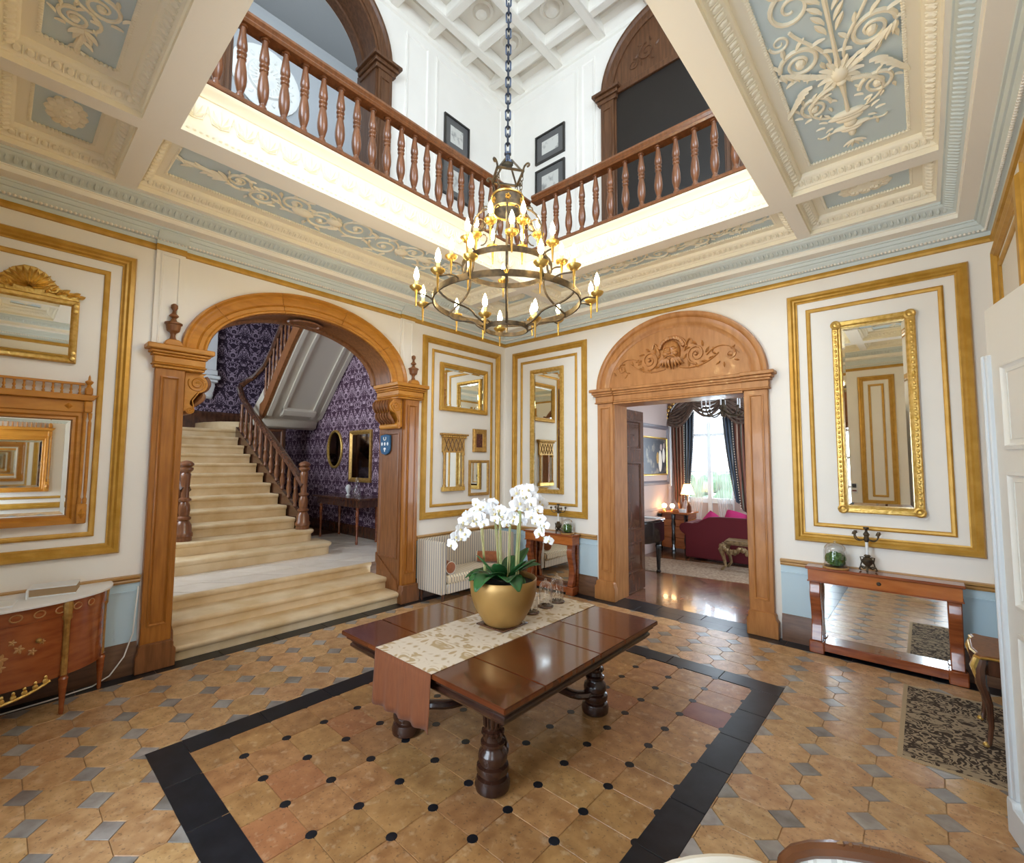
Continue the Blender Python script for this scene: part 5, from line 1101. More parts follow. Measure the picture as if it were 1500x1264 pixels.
# ------------------------------------------------------------------ consoles on the back wall
def console(label, x0, x1, y0, mirror_back):
    c = thing('console_table', label, 'console table', ((x0 + x1) / 2, y0 / 2, 0))
    ob('top', MB().box(x0, y0 - .01, .90, x1, -.045, .93), 'mahog', c, bev=.005)
    ob('frieze_drawer', MB().box(x0 + .02, y0 + .01, .775, x1 - .02, -.05, .90), 'orange', c, bev=.004)
    ob('frieze_moulding', MB().box(x0 + .012, y0 + .002, .765, x1 - .012, -.05, .778), 'mahog', c)
    ob('escutcheon', MB().lathe([(.0, .012), (.012, .012), (.02, .004), (.02, 0)], seg=12).map(lambda x, y, z: ((x0 + x1) / 2 + x, y0 + .012 - z, .838 + y)), 'iron', c)
    for a in (x0 + .03, x1 - .13):
        pf = [(y0 + .02, .765), (y0 + .02, .70), (y0 + .0, .66), (y0 + .015, .58), (y0 + .055, .46), (y0 + .07, .36), (y0 + .06, .26), (y0 + .035, .20), (y0 + .02, .13), (y0 + .10, .13), (y0 + .12, .20), (y0 + .135, .30), (y0 + .14, .42), (y0 + .11, .56), (y0 + .10, .66), (y0 + .12, .765)]
        ob('scroll_leg', MB().prism(pf, lambda p, q, d: (d, p, q), a, a + .10), 'mahog', c, bev=.008)
        ob('back_post', MB().box(a, -.09, .12, a + .10, -.05, .765), 'mahog', c)
        ob('block_foot', MB().box(a - .02, y0 - .0, .0, a + .12, y0 + .15, .13), 'mahog', c, bev=.01)
    ob('plinth_shelf', MB().box(x0 + .03, y0 + .025, .03, x1 - .03, -.05, .12), 'mahog', c, bev=.006)
    if mirror_back: ob('mirror_back', MB().box(x0 + .11, -.075, .12, x1 - .11, -.065, .765), 'mirror', c, smooth=0)
    else: ob('mirror_back', MB().box(x0 + .13, -.075, .16, x1 - .13, -.065, .74), 'mirror', c, smooth=0)
console('long mahogany console with mirrored back under the gilt pier mirror', 4.79, 6.07, -.24, True)
console('small mahogany console in the far corner beside the settee', .70, 1.70, -.26, False)
def mossfill(x, y, z, r):
    def f(c):
        mb = MB().ball((x, y, z + .018 + r * .8), (r * .9, r * .9, r * .8), 12, 8); q = random.Random(3)
        for k in range(90): a = q.uniform(0, 6.28); t = q.uniform(-.7, 1); d = math.sqrt(1 - t * t); mb.ball((x + r * .92 * d * C(a), y + r * .92 * d * S(a), z + .018 + r * .8 + r * .8 * t), q.uniform(.010, .018) * r / .08, 5, 4)
        ob('moss_mound', mb, 'moss', c)
    return f
cloche('glass cloche over green moss on the long red console', 5.06, -.145, .931, .108, .29, 'rail', mossfill(5.06, -.145, .93, .092))
cloche('glass cloche over green moss on the small corner console', 1.52, -.15, .931, .095, .25, 'rail', mossfill(1.52, -.15, .93, .08))
def candelabrum(label, x, y, z, s=1.0):
    c = thing('candelabrum', label, 'candelabrum', (x, y, z))
    for k in range(3):
        a = k * 2 * PI / 3 + .5; ob('scroll_foot', MB().tube([(x + r * C(a) * s, y + r * S(a) * s * .7, z + h * s) for r, h in ((.0, .05), (.04, .03), (.075, .045), (.085, .02), (.07, .008))], .009 * s, 6), 'iron', c)
    ob('vase_stem', MB().lathe([(.0, .04), (.035, .045), (.02, .06), (.045, .09), (.05, .12), (.03, .15), (.02, .155), (.03, .165), (.03, .17), (.016, .18), (.0, .18)], (x, y, z), 12), 'iron', c)
    for e in (-1, 1): ob('side_handle', MB().tube([(x + e * .03, y, z + .15), (x + e * .06, y, z + .15), (x + e * .05, y, z + .1), (x + e * .06, y, z + .06), (x + e * .03, y, z + .05)], .007, 5), 'iron', c)
    ob('candle_shaft', MB().lathe([(.014, .18), (.014, .32)], (x, y, z), 10), 'white', c)
    ob('branch_hub', MB().lathe([(.015, .31), (.026, .33), (.02, .37), (.03, .39), (.012, .42), (.012, .44), (.026, .45), (.024, .465), (.0, .467)], (x, y, z), 10), 'iron', c)
    for e in (-1, 1):
        for yy in (-.3, .3):
            ob('branch', MB().tube(bez((x, y, z + .35), (x + e * .06, y + yy * .08, z + .30), (x + e * .10, y + yy * .2, z + .33), (x + e * .10, y + yy * .2, z + .385), 8), .006, 5), 'iron', c)
            ob('candle_cup', MB().lathe([(.006, 0), (.022, .01), (.016, .02), (.014, .032), (0, .032)], (x + e * .10, y + yy * .2, z + .385), 9), 'iron', c)
candelabrum('dark bronze candelabrum on the long red console', 5.34, -.14, .93)
candelabrum('dark bronze candelabrum on the small corner console behind the orchids', 1.34, -.15, .93)
# ------------------------------------------------------------------ demi-lune commode, far left
dc = thing('demilune_commode', 'half-round marquetry commode with white marble top on the left', 'commode', (.3, -6.28, 0))
YK, HW, DP = -6.28, .73, .60
def dl(e, z, n=28, hw=HW, dp=DP): return [(.05 + (dp + e - .05) * S(PI * i / n) ** .8, YK - (hw + e) * C(PI * i / n), z) for i in range(n + 1)]
def dlm(levels):
    mb = MB(); n = 28; vs = [p for e, z in levels for p in dl(e, z)]; k = n + 1
    return mb.add(vs, [(j * k + i, j * k + (i + 1) % k, (j + 1) * k + (i + 1) % k, (j + 1) * k + i) for j in range(len(levels) - 1) for i in range(k)] + [tuple(range(k)), tuple(range((len(levels) - 1) * k, len(levels) * k))[::-1]])
ob('marble_top', dlm([(.02, .895), (.035, .90), (.035, .915), (.025, .922)]), 'marble', dc)
ob('carcass', dlm([(-.01, .30), (-.01, .78), (0, .785), (0, .895)]), 'inlay', dc)
for k in range(12):
    a = PI * (k + 2.5) / 17; o = MB().tube([(0, .035 * C(t), .026 * S(t)) for t in [z * PI / 6 for z in range(12)]], .005, 4, True); x, y = .05 + (DP - .05) * S(a) ** .8 + .003, YK - HW * C(a)
    ob('frieze_ring', MB().merge(o, Matrix.Translation((x, y, .84)) @ Matrix.Rotation(PI / 2 - a, 4, 'Z').inverted() if False else Matrix.Translation((x, y, .84)) @ Matrix.Rotation(a - PI / 2, 4, 'Z')), 'inlayg', dc)
for a in (.02, .30, .70, .98):
    t = PI * a; x, y = .05 + (DP - .05) * S(t) ** .8, YK - HW * C(t)
    if a in (.02, .98): x += .07; y += .03 if a < .5 else -.03
    ob('leg', MB().lathe([(.012, 0), (.018, .02), (.016, .06), (.03, .26), (.034, .28), (.024, .295), (.034, .31)], (x, y, 0), 10), 'inlay', dc)
    ob('pilaster_mount', MB().lathe([(.022, .31), (.022, .74), (.032, .76), (.03, .80), (.036, .87), (.03, .895)], (x, y, 0), 8), 'giltd', dc)
bq = MB()
for k, (da, dz, s_) in enumerate(((0, .0, 1), (.05, .05, .8), (-.05, .06, .8), (.09, .01, .7), (-.09, .02, .7), (.03, .11, .6), (-.03, .12, .6), (.0, -.06, .8), (.12, .07, .5), (-.12, .08, .5))):
    for q in range(5):
        b = MB(); leafb(b, (da * 2, dz, 0), q * 1.26, .045 * s_, .026 * s_, .006); a = PI * .53
        for u, v, w_ in b.v: t = a + u / .75; bq.v.append((.05 + (DP - .06) * S(t) ** .8 + w_ + .002, YK - (HW - .01) * C(t), .55 + v))
        bq.f += [tuple(len(bq.v) - len(b.v) + i for i in f) for f in b.f]
ob('marquetry_bouquet', bq, 'inlayg', dc)
ap = MB(); gp = []
for k in range(25):
    a = PI * (.34 + k * .0133); x, y = .05 + (DP - .05) * S(a) ** .8, YK - HW * C(a); d = abs(k - 12) / 12; z = .30 - .085 * (1 - d * d); gp.append((x + .006, y, z))
    if k % 2: ap.ball((x + .006, y, z + .022), (.012, .02, .02), 6, 4).ball((x + .006, y, z + .05), (.008, .012, .016), 6, 4)
ap.tube(gp, .011, 6)
ob('bronze_apron', ap, 'gilt', dc)
for a in (.40, .62):
    t = PI * a; x, y = .05 + (DP - .05) * S(t) ** .8, YK - HW * C(t); ob('drawer_knob', MB().ball((x + .012, y, .64), .02, 8, 6), 'giltd', dc)
bk = thing('book', 'thick white embossed book on the marble commode top', 'book', (.30, -5.96, .922))
def rb(name, c, h, ang, mt, par, bev=.0):
    mb = MB(); rotbox(mb, c, h, ang); return ob(name, mb, mt, par, bev=bev)
rb('cover', (.24, -5.92, .992), (.105, .15, .005), R(-12), 'white', bk, .002); rb('cover', (.24, -5.92, .927), (.105, .15, .005), R(-12), 'white', bk, .002)
rb('pages', (.242, -5.915, .9595), (.098, .143, .0275), R(-12), 'page', bk)
rb('spine', (.252, -6.067, .9595), (.105, .006, .036), R(-12), 'white', bk, .003)
ob('magazine', (lambda m_: (rotbox(m_, (.42, -6.30, .929), (.11, .15, .007), R(-8)), m_)[1])(MB()), 'white', None, 'thin pale blue-white magazine lying flat on the marble commode', 'magazine', bev=.002)
ob('power_cable', MB().tube([(.035, -5.315, .83), (.06, -5.32, .78), (.05, -5.33, .6), (.065, -5.34, .4), (.085, -5.40, .2), (.10, -5.50, .06), (.12, -5.62, .012), (.17, -5.9, .008), (.20, -6.3, .008), (.2, -6.7, .008)], .006, 6), 'cable', None, 'white cable running down the dado and along the skirting', 'cable')
# ------------------------------------------------------------------ right side: rug, bureau table, open door, chairs
rg_ = thing('rug', 'faded brown patterned rug with beige binding by the right wall', 'rug', (6.0, -1.25, 0))
ob('pile', MB().box(5.63, -1.93, .001, 6.36, -.55, .005), 'rug', rg_)
ob('binding', MB().rect(5.60, 6.39, -1.96, -.52, [(0, .001), (0, .005), (.03, .006), (.032, .001)]), 'rugb', rg_)
ot = thing('ormolu_table', 'dark shaped side table with gilt bronze mounts beside the open door', 'table', (6.2, -1.15, 0))
tp_ = [(6.395, -.90), (6.12, -.885), (6.08, -.86), (6.05, -.90), (6.065, -.96), (6.04, -1.05), (6.04, -1.28), (6.065, -1.38), (6.05, -1.44), (6.08, -1.48), (6.12, -1.455), (6.395, -1.44)]
ob('top', MB().prism(tp_, lambda a, b, d: (a, b, d), .645, .672), 'oakd', ot, bev=.006)
ob('top_mount', MB().tube([(x - .003 if x < 6.3 else x, y, .655) for x, y in tp_[:]], .009, 5), 'gilt', ot)
ob('frieze', MB().prism([(6.39, -.93), (6.11, -.92), (6.075, -1.05), (6.075, -1.28), (6.11, -1.42), (6.39, -1.41)], lambda a, b, d: (a, b, d), .52, .645), 'walnut', ot, bev=.01)
for x, y, s in ((6.09, -.93, 1), (6.09, -1.41, -1), (6.37, -.93, 1), (6.37, -1.41, -1)):
    q = -1 if x < 6.2 else .2
    ob('cabriole_leg', MB().tube([(x, y, .64), (x + q * .02, y + s * .01, .56), (x + q * .015, y + s * .012, .46), (x + .02 * -q, y, .32), (x + .025 * -q, y - s * .005, .16), (x + .01 * -q, y, .04), (x + q * .01, y, .016)], [.03, .038, .032, .022, .017, .015, .018], 8), 'walnut', ot)
    if x < 6.2:
        mt_ = MB().tube([(x + q * .03, y + s * .012, .645), (x + q * .05, y + s * .02, .58), (x + q * .04, y + s * .02, .52), (x + q * .025, y + s * .012, .44)], [.02, .024, .016, .005], 7); ob('bronze_mount', mt_, 'gilt', ot)
        ob('sabot', MB().ball((x + q * .006, y, .028), (.022, .022, .02), 8, 5), 'gilt', ot)
dr = thing('door_2', 'white panelled door standing open at the right edge', None, (6.40, -3.55, 0), kind='structure')
dA, dB = Vector((6.135, -2.42)), Vector((6.395, -3.55)); dv = (dB - dA); dL = dv.length; dv.normalize(); dn = Vector((dv.y, -dv.x))
if dn.x > 0: dn = -dn
mDr = lambda a, z, d: (dA.x + dv.x * a + dn.x * d, dA.y + dv.y * a + dn.y * d, z)
ob('door_leaf', MB().prism([(0, .01), (dL, .01), (dL, 2.98), (0, 2.98)], mDr, -.05, .0), 'doorw', dr, bev=.004)
ob('edge_moulding', MB().prism([(.0, .20), (.055, .20), (.055, 2.70), (.0, 2.70)], mDr, -.01, .022).prism([(.01, .20), (.03, .20), (.03, 2.70), (.01, 2.70)], mDr, .0, .034), 'doore', dr, bev=.006)
ob('plinth_block', MB().prism([(-.015, .0), (.30, .0), (.30, .17), (.07, .17), (.06, .20), (-.005, .20), (-.015, .17)], mDr, -.055, .035), 'doore', dr, bev=.006)
for z0, z1 in ((.35, 1.15), (1.28, 2.02), (2.14, 2.62)): ob('door_panel_moulding', MB().frame(mDr, .19, dL - .15, z0, z1, [(0, 0), (0, .012), (.02, .018), (.035, .0), (.055, -.008), (.056, .004)]), 'doorw', dr)
def salon_chair(label, loc, rz, cover, wood, carved):
    c = thing('salon_chair', label, 'chair', loc, rz)
    W = .25; L = dict(local=True)
    out = [(-W, .52), (-W - .01, .75)] + [(W * 1.04 * C(a), .80 + .17 * S(a) ** .55) for a in [R(180 - k * 15) for k in range(13)]] + [(W + .01, .75), (W, .52)]
    bt = lambda p: (p[0], .0 + (p[1] - .45) * .16, p[1])
    ob('back_frame', MB().tube([bt(p) for p in out + [(W * .6, .50), (-W * .6, .50)]], .021, 8, True), wood, c, **L)
    ob('back_upholstery', MB().prism([(p[0] * .93, .505 + (p[1] - .505) * .965) for p in out], lambda a, z, d: (a, d + (z - .45) * .16, z), -.02, .022), cover, c, bev=.012, **L)
    if carved:
        cv = MB()
        for k in range(-5, 6): cv.tube([bt((k * .022 - .012, .972)), bt((k * .022, .984 - abs(k) * .001)), bt((k * .022 + .016, .974))], [.004, .009, .003], 5)
        ob('crest_carving', cv, wood, c, **L)
        nb = MB()
        for k in range(40): a = R(180 - k * 4.6); nb.ball((W * .95 * C(a), -.028 + .055 + (.78 + .165 * S(a) - .45) * .16 - .055, .79 + .148 * S(a) ** .55), .006, 5, 4)
        ob('nail_heads', nb, 'brass', c, kind='stuff', **L)
    ob('seat_rail', MB().prism([(-.25, .02), (.25, .02), (.29, -.46), (-.29, -.46)], lambda a, b, d: (a, b, d), .34, .42), wood, c, bev=.015, **L)
    ob('seat_cushion', MB().prism([(-.24, .02), (.24, .02), (.275, -.45), (-.275, -.45)], lambda a, b, d: (a, b, d), .42, .49), cover, c, bev=.03, seg=3, **L)
    for x, y in ((-.25, -.43), (.25, -.43), (-.22, .0), (.22, .0)):
        f = -1 if y < -.2 else 1; ob('leg', MB().tube([(x, y, .40), (x * 1.06, y + f * .03, .32), (x * 1.0, y, .16), (x * 1.03, y + f * .03, .02), (x * 1.03, y + f * .035, 0)], [.03, .032, .02, .018, .02], 8), wood, c, **L)
    for s in (-1, 1): ob('back_post', MB().tube([(s * W * .98, .0, .40), bt((s * W, .55))], .024, 7), wood, c, **L)
    return c
salon_chair('carved walnut salon chair in white striped silk at the bottom edge', (5.685, -4.555, 0), R(201), 'damaskw', 'chairwood', True)
cc_ = salon_chair('cream upholstered chair of which only the top shows at the bottom edge', (5.295, -4.905, 0), R(225), 'cream', 'cream', False); cc_.scale = (.78, .9, .985)
# ------------------------------------------------------------------ drawing room beyond the doorway
wdl = wall('wall_drawing_left', lambda a, z, d: (1.0 + d, a, z), .35, 5.4, 0, 4.3, [], .1, 'lilac', 'dusty lilac side wall of the drawing room')
wdb = wall('wall_drawing_back', lambda a, z, d: (a, 5.35 - d, z), .9, 6.4, 0, 4.3, [(1.25, 2.45, .02, 3.0, .5)], .3, 'lilac', 'dusty lilac window wall of the drawing room')
wall('wall_drawing_right', lambda a, z, d: (6.3 - d, a, z), .35, 5.4, 0, 4.3, [(2.2, 3.8, .8, 3.2, 0)], .1, 'lilac', 'far right wall of the drawing room')
ob('ceiling_drawing', MB().box(.9, .35, 4.2, 6.4, 5.5, 4.3), 'plasterw', None, 'plain ceiling of the drawing room', kind='structure')
fd = ob('floor_drawing', MB().box(.9, .24, -.1, 6.4, 5.5, -.004), 'grout', None, 'herringbone oak parquet of the drawing room', kind='structure')
PL, PW = .55, .11
for i in range(-40, 60):
    for j in range(-8, 9):
        ox, oy = i * PW + j * PL, i * PW - j * PL
        for q in ([(0, 0), (PL, 0), (PL, PW), (0, PW)], [(0, PW), (PW, PW), (PW, PW + PL), (0, PW + PL)]):
            q = [((ox + a) * .7071 + 3 - (oy + b) * .7071, (ox + a) * .7071 + (oy + b) * .7071 - 1) for a, b in [(q[0][0] + .001, q[0][1] + .001), (q[1][0] - .001, q[1][1] + .001), (q[2][0] - .001, q[2][1] - .001), (q[3][0] + .001, q[3][1] - .001)]]
            for ax, v, sg in ((0, 1.3, -1), (0, 4.6, 1), (1, .242, -1), (1, 2.75, 1)): q = clip(q, ax, v, sg) if len(q) > 2 else q
            if len(q) > 2 and area2(q) > .003: ob('parquet_block', slab(q, .001, 0, -.01), 'parquet', fd, smooth=0)
for x0, x1, y0, y1 in ((.9, 1.3, .242, 5.4), (4.6, 6.4, .242, 5.4), (1.3, 4.6, 2.75, 5.4)): ob('parquet_field', MB().box(x0, y0, -.01, x1, y1, -.0005), 'parquet', fd)
strip(wdl, 'dado_rail', lambda a, z, d: (1.0 + d, a, z), .35, 5.35, [(0, .95), (.03, .96), (.03, 1.0), (0, 1.01)], 'lilac')
strip(wdb, 'dado_rail', lambda a, z, d: (a, 5.35 - d, z), .95, 1.2, [(0, .95), (.03, .96), (.03, 1.0), (0, 1.01)], 'lilac')
mL = lambda a, z, d: (1.0 + d, a, z); mW = lambda a, z, d: (a, 5.35 - d, z)
ob('panel_moulding', MB().frame(mL, 3.0, 5.02, 1.55, 3.0, [(0, 0), (0, .03), (.05, .04), (.09, .015), (.1, 0)]), mat('grey_violet_moulding', (.20, .18, .20), .4), wdl)
ob('pilaster_moulding', MB().prism([(5.10, 1.5), (5.16, 1.5), (5.16, 3.0), (5.10, 3.0)], mL, 0, .03), 'white', wdl)
pa = thing('oil_painting', 'dark oil painting of pale figures in thin gilt frame beyond the doorway', 'picture', mL(4.4, 1.8, 0))
ob('frame', MB().frame(mL, 3.55, 4.92, 1.78, 2.70, [(0, 0), (0, .03), (.02, .035), (.04, .015)]), 'gilt', pa)
ob('canvas', MB().prism([(3.59, 1.82), (4.88, 1.82), (4.88, 2.66), (3.59, 2.66)], mL, .002, .012), 'canvas', pa)
for a, z, ra, rz, mt in ((4.52, 2.12, .10, .26, 'cream'), (4.72, 2.26, .07, .18, 'plaster'), (4.38, 2.20, .07, .14, 'giltd'), (4.58, 2.46, .06, .08, 'lilac'), (4.75, 2.50, .05, .07, 'lilac')):
    ob('painted_figure', MB().prism([(a + ra * C(2 * PI * k / 16), z + rz * S(2 * PI * k / 16)) for k in range(16)], mL, .012, .0135), mt, pa)
# french window, curtains, pelmet
wn = thing('window_1', 'tall french window with pale lower panels in the drawing room', None, (1.85, 5.5, 0), kind='structure')
for a0, a1 in ((1.25, 1.33), (1.80, 1.90), (2.37, 2.45)): ob('window_stile', MB().prism([(a0, .02), (a1, .02), (a1, 3.1), (a0, 3.1)], mW, -.2, -.12), 'white', wn, bev=.006)
for z0, z1 in ((.02, .2), (1.10, 1.22), (1.85, 1.88), (2.75, 2.82)): ob('window_rail', MB().prism([(1.25, z0), (2.45, z0), (2.45, z1), (1.25, z1)], mW, -.19, -.13), 'white', wn)
for a0, a1 in ((1.33, 1.80), (1.90, 2.37)):
    ob('lower_panel', MB().prism([(a0, .2), (a1, .2), (a1, 1.10), (a0, 1.10)], mW, -.18, -.15), 'lilac', wn)
    ob('pane', MB().prism([(a0, 1.22), (a1, 1.22), (a1, 3.3), (a0, 3.3)], mW, -.165, -.16), 'glass', wn)
def curtain(label, xt0, xt1, xb0, xb1, zt, zb, mt, y, folds, tail):
    mb = MB(); nx, nz = 48, 18
    for j in range(nz + 1):
        t = j / nz; e = t ** 1.6
        for i in range(nx + 1): s = i / nx; mb.v.append((xt0 + (xt1 - xt0) * s + (xb0 + (xb1 - xb0) * s - xt0 - (xt1 - xt0) * s) * e, y + .035 * S(s * folds * 2 * PI) * (1 - .3 * t), zt + (zb - zt) * t - .10 * S(s * PI) * t))
    for j in range(nz):
        for i in range(nx): mb.f.append((j * (nx + 1) + i, j * (nx + 1) + i + 1, (j + 1) * (nx + 1) + i + 1, (j + 1) * (nx + 1) + i))
    c = thing('curtain', label, 'curtain', ((xt0 + xt1) / 2, y, zb))
    o = ob('drape', mb, mt, c); o.modifiers.new('thick', 'SOLIDIFY').thickness = .008
    tm = MB()
    for i in range(40): t = i / 39; e = t ** 1.6; xx = (xt1 if tail > 0 else xt0); xb = (xb1 if tail > 0 else xb0); tm.ball((xx + (xb - xx) * e, y - .01, zt + (zb - zt) * t), .014, 5, 4)
    ob('fringe', tm, 'cream', c)
curtain('brown and cream striped drape left of the drawing room window', 1.05, 1.38, 1.12, 1.36, 3.35, 1.15, 'curtain', 5.12, 4, 1)
curtain('dark blue-green lined drape left of the window panes', 1.38, 1.62, 1.34, 1.46, 3.35, 1.25, 'curtainb', 5.16, 3, 1)
curtain('blue lined drape right of the window panes', 2.28, 2.52, 2.52, 2.68, 3.35, 1.25, 'curtainb', 5.16, 3, -1)
curtain('brown and cream striped drape right of the window', 2.50, 2.95, 2.66, 2.95, 3.35, 1.05, 'curtain', 5.12, 4, -1)
for x0, x1, xb0, xb1, side in ((1.50, 1.92, 1.42, 1.62, 'left'), (1.92, 2.36, 2.22, 2.44, 'right')):
    mb = MB()
    for j in range(13):
        t = j / 12; e = t ** 1.3
        for i in range(25): s = i / 24; mb.v.append((x0 + (x1 - x0) * s + (xb0 + (xb1 - xb0) * s - x0 - (x1 - x0) * s) * e, 5.28 + .012 * S(s * 40), 3.4 - 3.39 * t))
    for j in range(12):
        for i in range(24): mb.f.append((j * 25 + i, j * 25 + i + 1, j * 25 + 26 + i, j * 25 + 25 + i))
    sh_m, ns, ln, b = nt('sheer_' + side); tr = N(ns, 'BsdfTransparent'); mx = N(ns, 'MixShader'); mx.inputs[0].default_value = .35; b.inputs['Base Color'].default_value = (.9, .9, .9, 1)
    ln.new(tr.outputs[0], mx.inputs[1]); ln.new(b.outputs[0], mx.inputs[2]); ln.new(mx.outputs[0], ns['Material Output'].inputs[0])
    ob('sheer_curtain', mb, sh_m, None, 'thin white net curtain hanging on the %s pane of the window' % side, 'curtain')
pe = thing('pelmet', 'carved arched pelmet with swagged valance over the drawing room window', 'pelmet', (2.0, 5.1, 3.2))
ob('arched_frame', MB().arc(lambda a, z, d: (a, 5.2 - d, z), 2.0, 3.22, 1.03, .62, [(-.05, 0), (-.05, .14), (-.02, .18), (.02, .18), (.05, .14), (.05, 0)], n=28), 'walnut', pe)
sg = MB()
for q in range(3):
    x0, x1 = 1.05 + q * .63, 1.68 + q * .63
    for k in range(6):
        p = [(x0 + (x1 - x0) * i / 12, 5.06 - .02 * k, 3.72 - .42 * abs((x0 + (x1 - x0) * i / 12 - 2.0) / .95) ** 2 - .05 * k - (.04 + .045 * k) * S(PI * i / 12)) for i in range(13)]; sg.tube(p, .034, 6)
ob('swag', sg, mat('brown_silk_valance', (.07, .045, .035), .5, c2=(.18, .12, .09), scale=12), pe)
lf = MB()
for k in range(22): a = PI * k / 21; lf.ball((2.0 + 1.03 * C(a), 5.0, 3.22 + .62 * S(a)), (.05, .025, .045), 7, 4)
ob('leaf_carving', lf, 'giltd', pe)
# garden glimpsed outside
gd = ob('lawn', MB().box(-4, 5.8, -.3, 10, 20, -.2), 'garden', None, 'green lawn outside the drawing room window', 'lawn')
for i, (x, y, r) in enumerate(((.4, 11, 1.1), (2.9, 12.5, 1.2), (-2.2, 13, 1.2))):
    mb = MB(); q = random.Random(i)
    for k in range(60): a = q.uniform(0, 6.28); t = q.uniform(0, 1); mb.ball((x + r * .8 * C(a) * math.sqrt(1 - t * t * .8), y + r * .8 * S(a) * math.sqrt(1 - t * t * .8), -.2 + .36 + t * r * 1.2), q.uniform(.2, .35), 7, 5)
    ob('garden_bush', mb, 'garden', None, ('round green bush outside the window', 'largest green bush outside the window', 'left green bush outside the window')[i], 'bush')
# door leaf
dl_ = thing('door_3', 'tall dark panelled door leaf opened into the drawing room', None, (2.30, .36, 0), kind='structure')
mK = lambda a, z, d: (2.285 + d, a, z)
ob('door_leaf', MB().prism([(.10, .012), (1.0, .012), (1.0, 2.93), (.10, 2.93)], mK, -.045, 0), 'walnut', dl_, bev=.004)
for z0, z1 in ((.30, .80), (.98, 2.08), (2.28, 2.76)):
    for s_, d in ((1, 0),):
        ob('door_panel', MB().frame(mK, .22, .88, z0, z1, [(0, .0), (0, .012), (.025, .018), (.04, -.004), (.075, .004), (.10, .012), (min(.329, (z1 - z0) / 2 - .005), .012)]), 'walnut', dl_)
for z in (.5, 1.45, 2.4): ob('hinge', MB().lathe([(.009, z), (.009, z + .1)], (2.30, .07, 0), 7), 'brass', dl_)
# piano
pn = thing('piano', 'black lacquered piano with tapering leg behind the dark door leaf', 'piano', (1.6, 1.9, 0))
ob('case', MB().prism([(1.05, 1.35), (2.0, 1.35), (2.12, 1.6), (2.14, 2.1), (2.05, 2.32), (1.05, 2.36)], lambda a, b, d: (a, b, d), .62, 1.0), 'blackl', pn, bev=.02, seg=2)
ob('lid', MB().prism([(1.04, 1.34), (2.01, 1.34), (2.14, 1.6), (2.16, 2.1), (2.06, 2.34), (1.04, 2.38)], lambda a, b, d: (a, b, d), 1.0, 1.03), 'blackl', pn, bev=.008)
for x, y in ((1.97, 2.22), (1.2, 2.22), (1.97, 1.48), (1.2, 1.48)): ob('leg', MB().lathe([(.04, 0), (.05, .02), (.03, .05), (.035, .09), (.05, .45), (.06, .50), (.045, .53), (.065, .57), (.065, .63)], (x, y, 0), 8), 'blackl', pn)
ob('sheet_music', MB().box(1.75, 1.95, 1.031, 2.05, 2.2, 1.04), 'white', None, 'white sheet music lying on the black piano', 'sheet music')
# writing desk with lamps and ornaments
dk = thing('writing_desk', 'carved red-brown writing desk in the drawing room corner', 'desk', (1.45, 4.75, 0))
ob('desk_top', MB().box(1.04, 4.32, .89, 1.74, 5.0, .93), 'orange', dk, bev=.006)
ob('frieze', MB().box(1.08, 4.37, .76, 1.70, 4.97, .89), 'mahog', dk, bev=.006)
for x in (1.09, 1.39): ob('drawer', MB().box(x, 4.36, .60, x + .30, 4.95, .755), 'orange', dk, bev=.006); ob('drawer', MB().box(x, 4.36, .34, x + .30, 4.95, .595), 'orange', dk, bev=.006); ob('drawer', MB().box(x, 4.36, .10, x + .30, 4.95, .335), 'orange', dk, bev=.006)
for x in (1.06, 1.38, 1.68): ob('carved_post', MB().lathe([(.05, 0), (.05, .1), (.03, .14), (.05, .3), (.035, .5), (.055, .65), (.04, .75), (.055, .88)], (x, 4.36, 0), 8), 'blackl', dk)
def table_lamp(x, y, z):
    l = thing('table_lamp', 'lit table lamp with cream shade beside the striped curtain', 'lamp', (x, y, z))
    ob('base', MB().lathe([(.07, 0), (.07, .02), (.03, .04), (.04, .12), (.055, .18), (.03, .28), (.02, .36), (.045, .38), (.012, .40), (.012, .45)], (x, y, z), 12), 'glass', l)
    ob('stem', MB().lathe([(.012, .02), (.012, .45)], (x, y, z), 6), 'brass', l)
    ob('shade', MB().lathe([(.16, .40), (.15, .42), (.11, .56), (.085, .64)], (x, y, z), 20), 'shade', l)
table_lamp(1.55, 4.82, .931)
pl_ = bpy.data.lights.new('table_lamp_light', 'POINT'); pl_.energy = 14; pl_.color = (1, .6, .28); pl_.shadow_soft_size = .05
plo = bpy.data.objects.new('table_lamp_light', pl_); col.objects.link(plo); plo.location = (1.55, 4.82, 1.47)
for lab, x, y in (('left lit glass globe lamp on the writing desk', 1.14, 4.42), ('right lit glass globe lamp on the writing desk', 1.32, 4.46)):
    g_ = thing('globe_lamp', lab, 'lamp', (x, y, .93)); ob('globe', MB().ball((x, y, 1.06), .055, 14, 9), 'globe', g_); ob('base', MB().lathe([(.045, 0), (.04, .03), (.015, .05), (.02, .08)], (x, y, .93), 10), 'brass', g_)
ob('orange_box', MB().box(1.36, 4.36, .931, 1.50, 4.46, .99), 'orange', None, 'small orange wooden box on the writing desk', 'box', bev=.006)
ob('desk_clock', MB().box(1.52, 4.36, .931, 1.66, 4.44, 1.01).lathe([(.025, 0), (.025, .012), (0, .014)], (0, 0, 0), 12).map(lambda x, y, z: (x, y, z) if z > .5 else (1.59 + x, 4.358 - z, .97 + y)), 'white', None, 'little white box-shaped clock on the writing desk', 'clock')
ob('amber_bottle', MB().lathe([(.0, 0), (.045, 0), (.05, .02), (.05, .13), (.03, .17), (.015, .19), (.015, .23), (0, .23)], (1.68, 4.56, .931), 12), 'velvet', None, 'brown glass bottle at the right end of the writing desk', 'bottle')
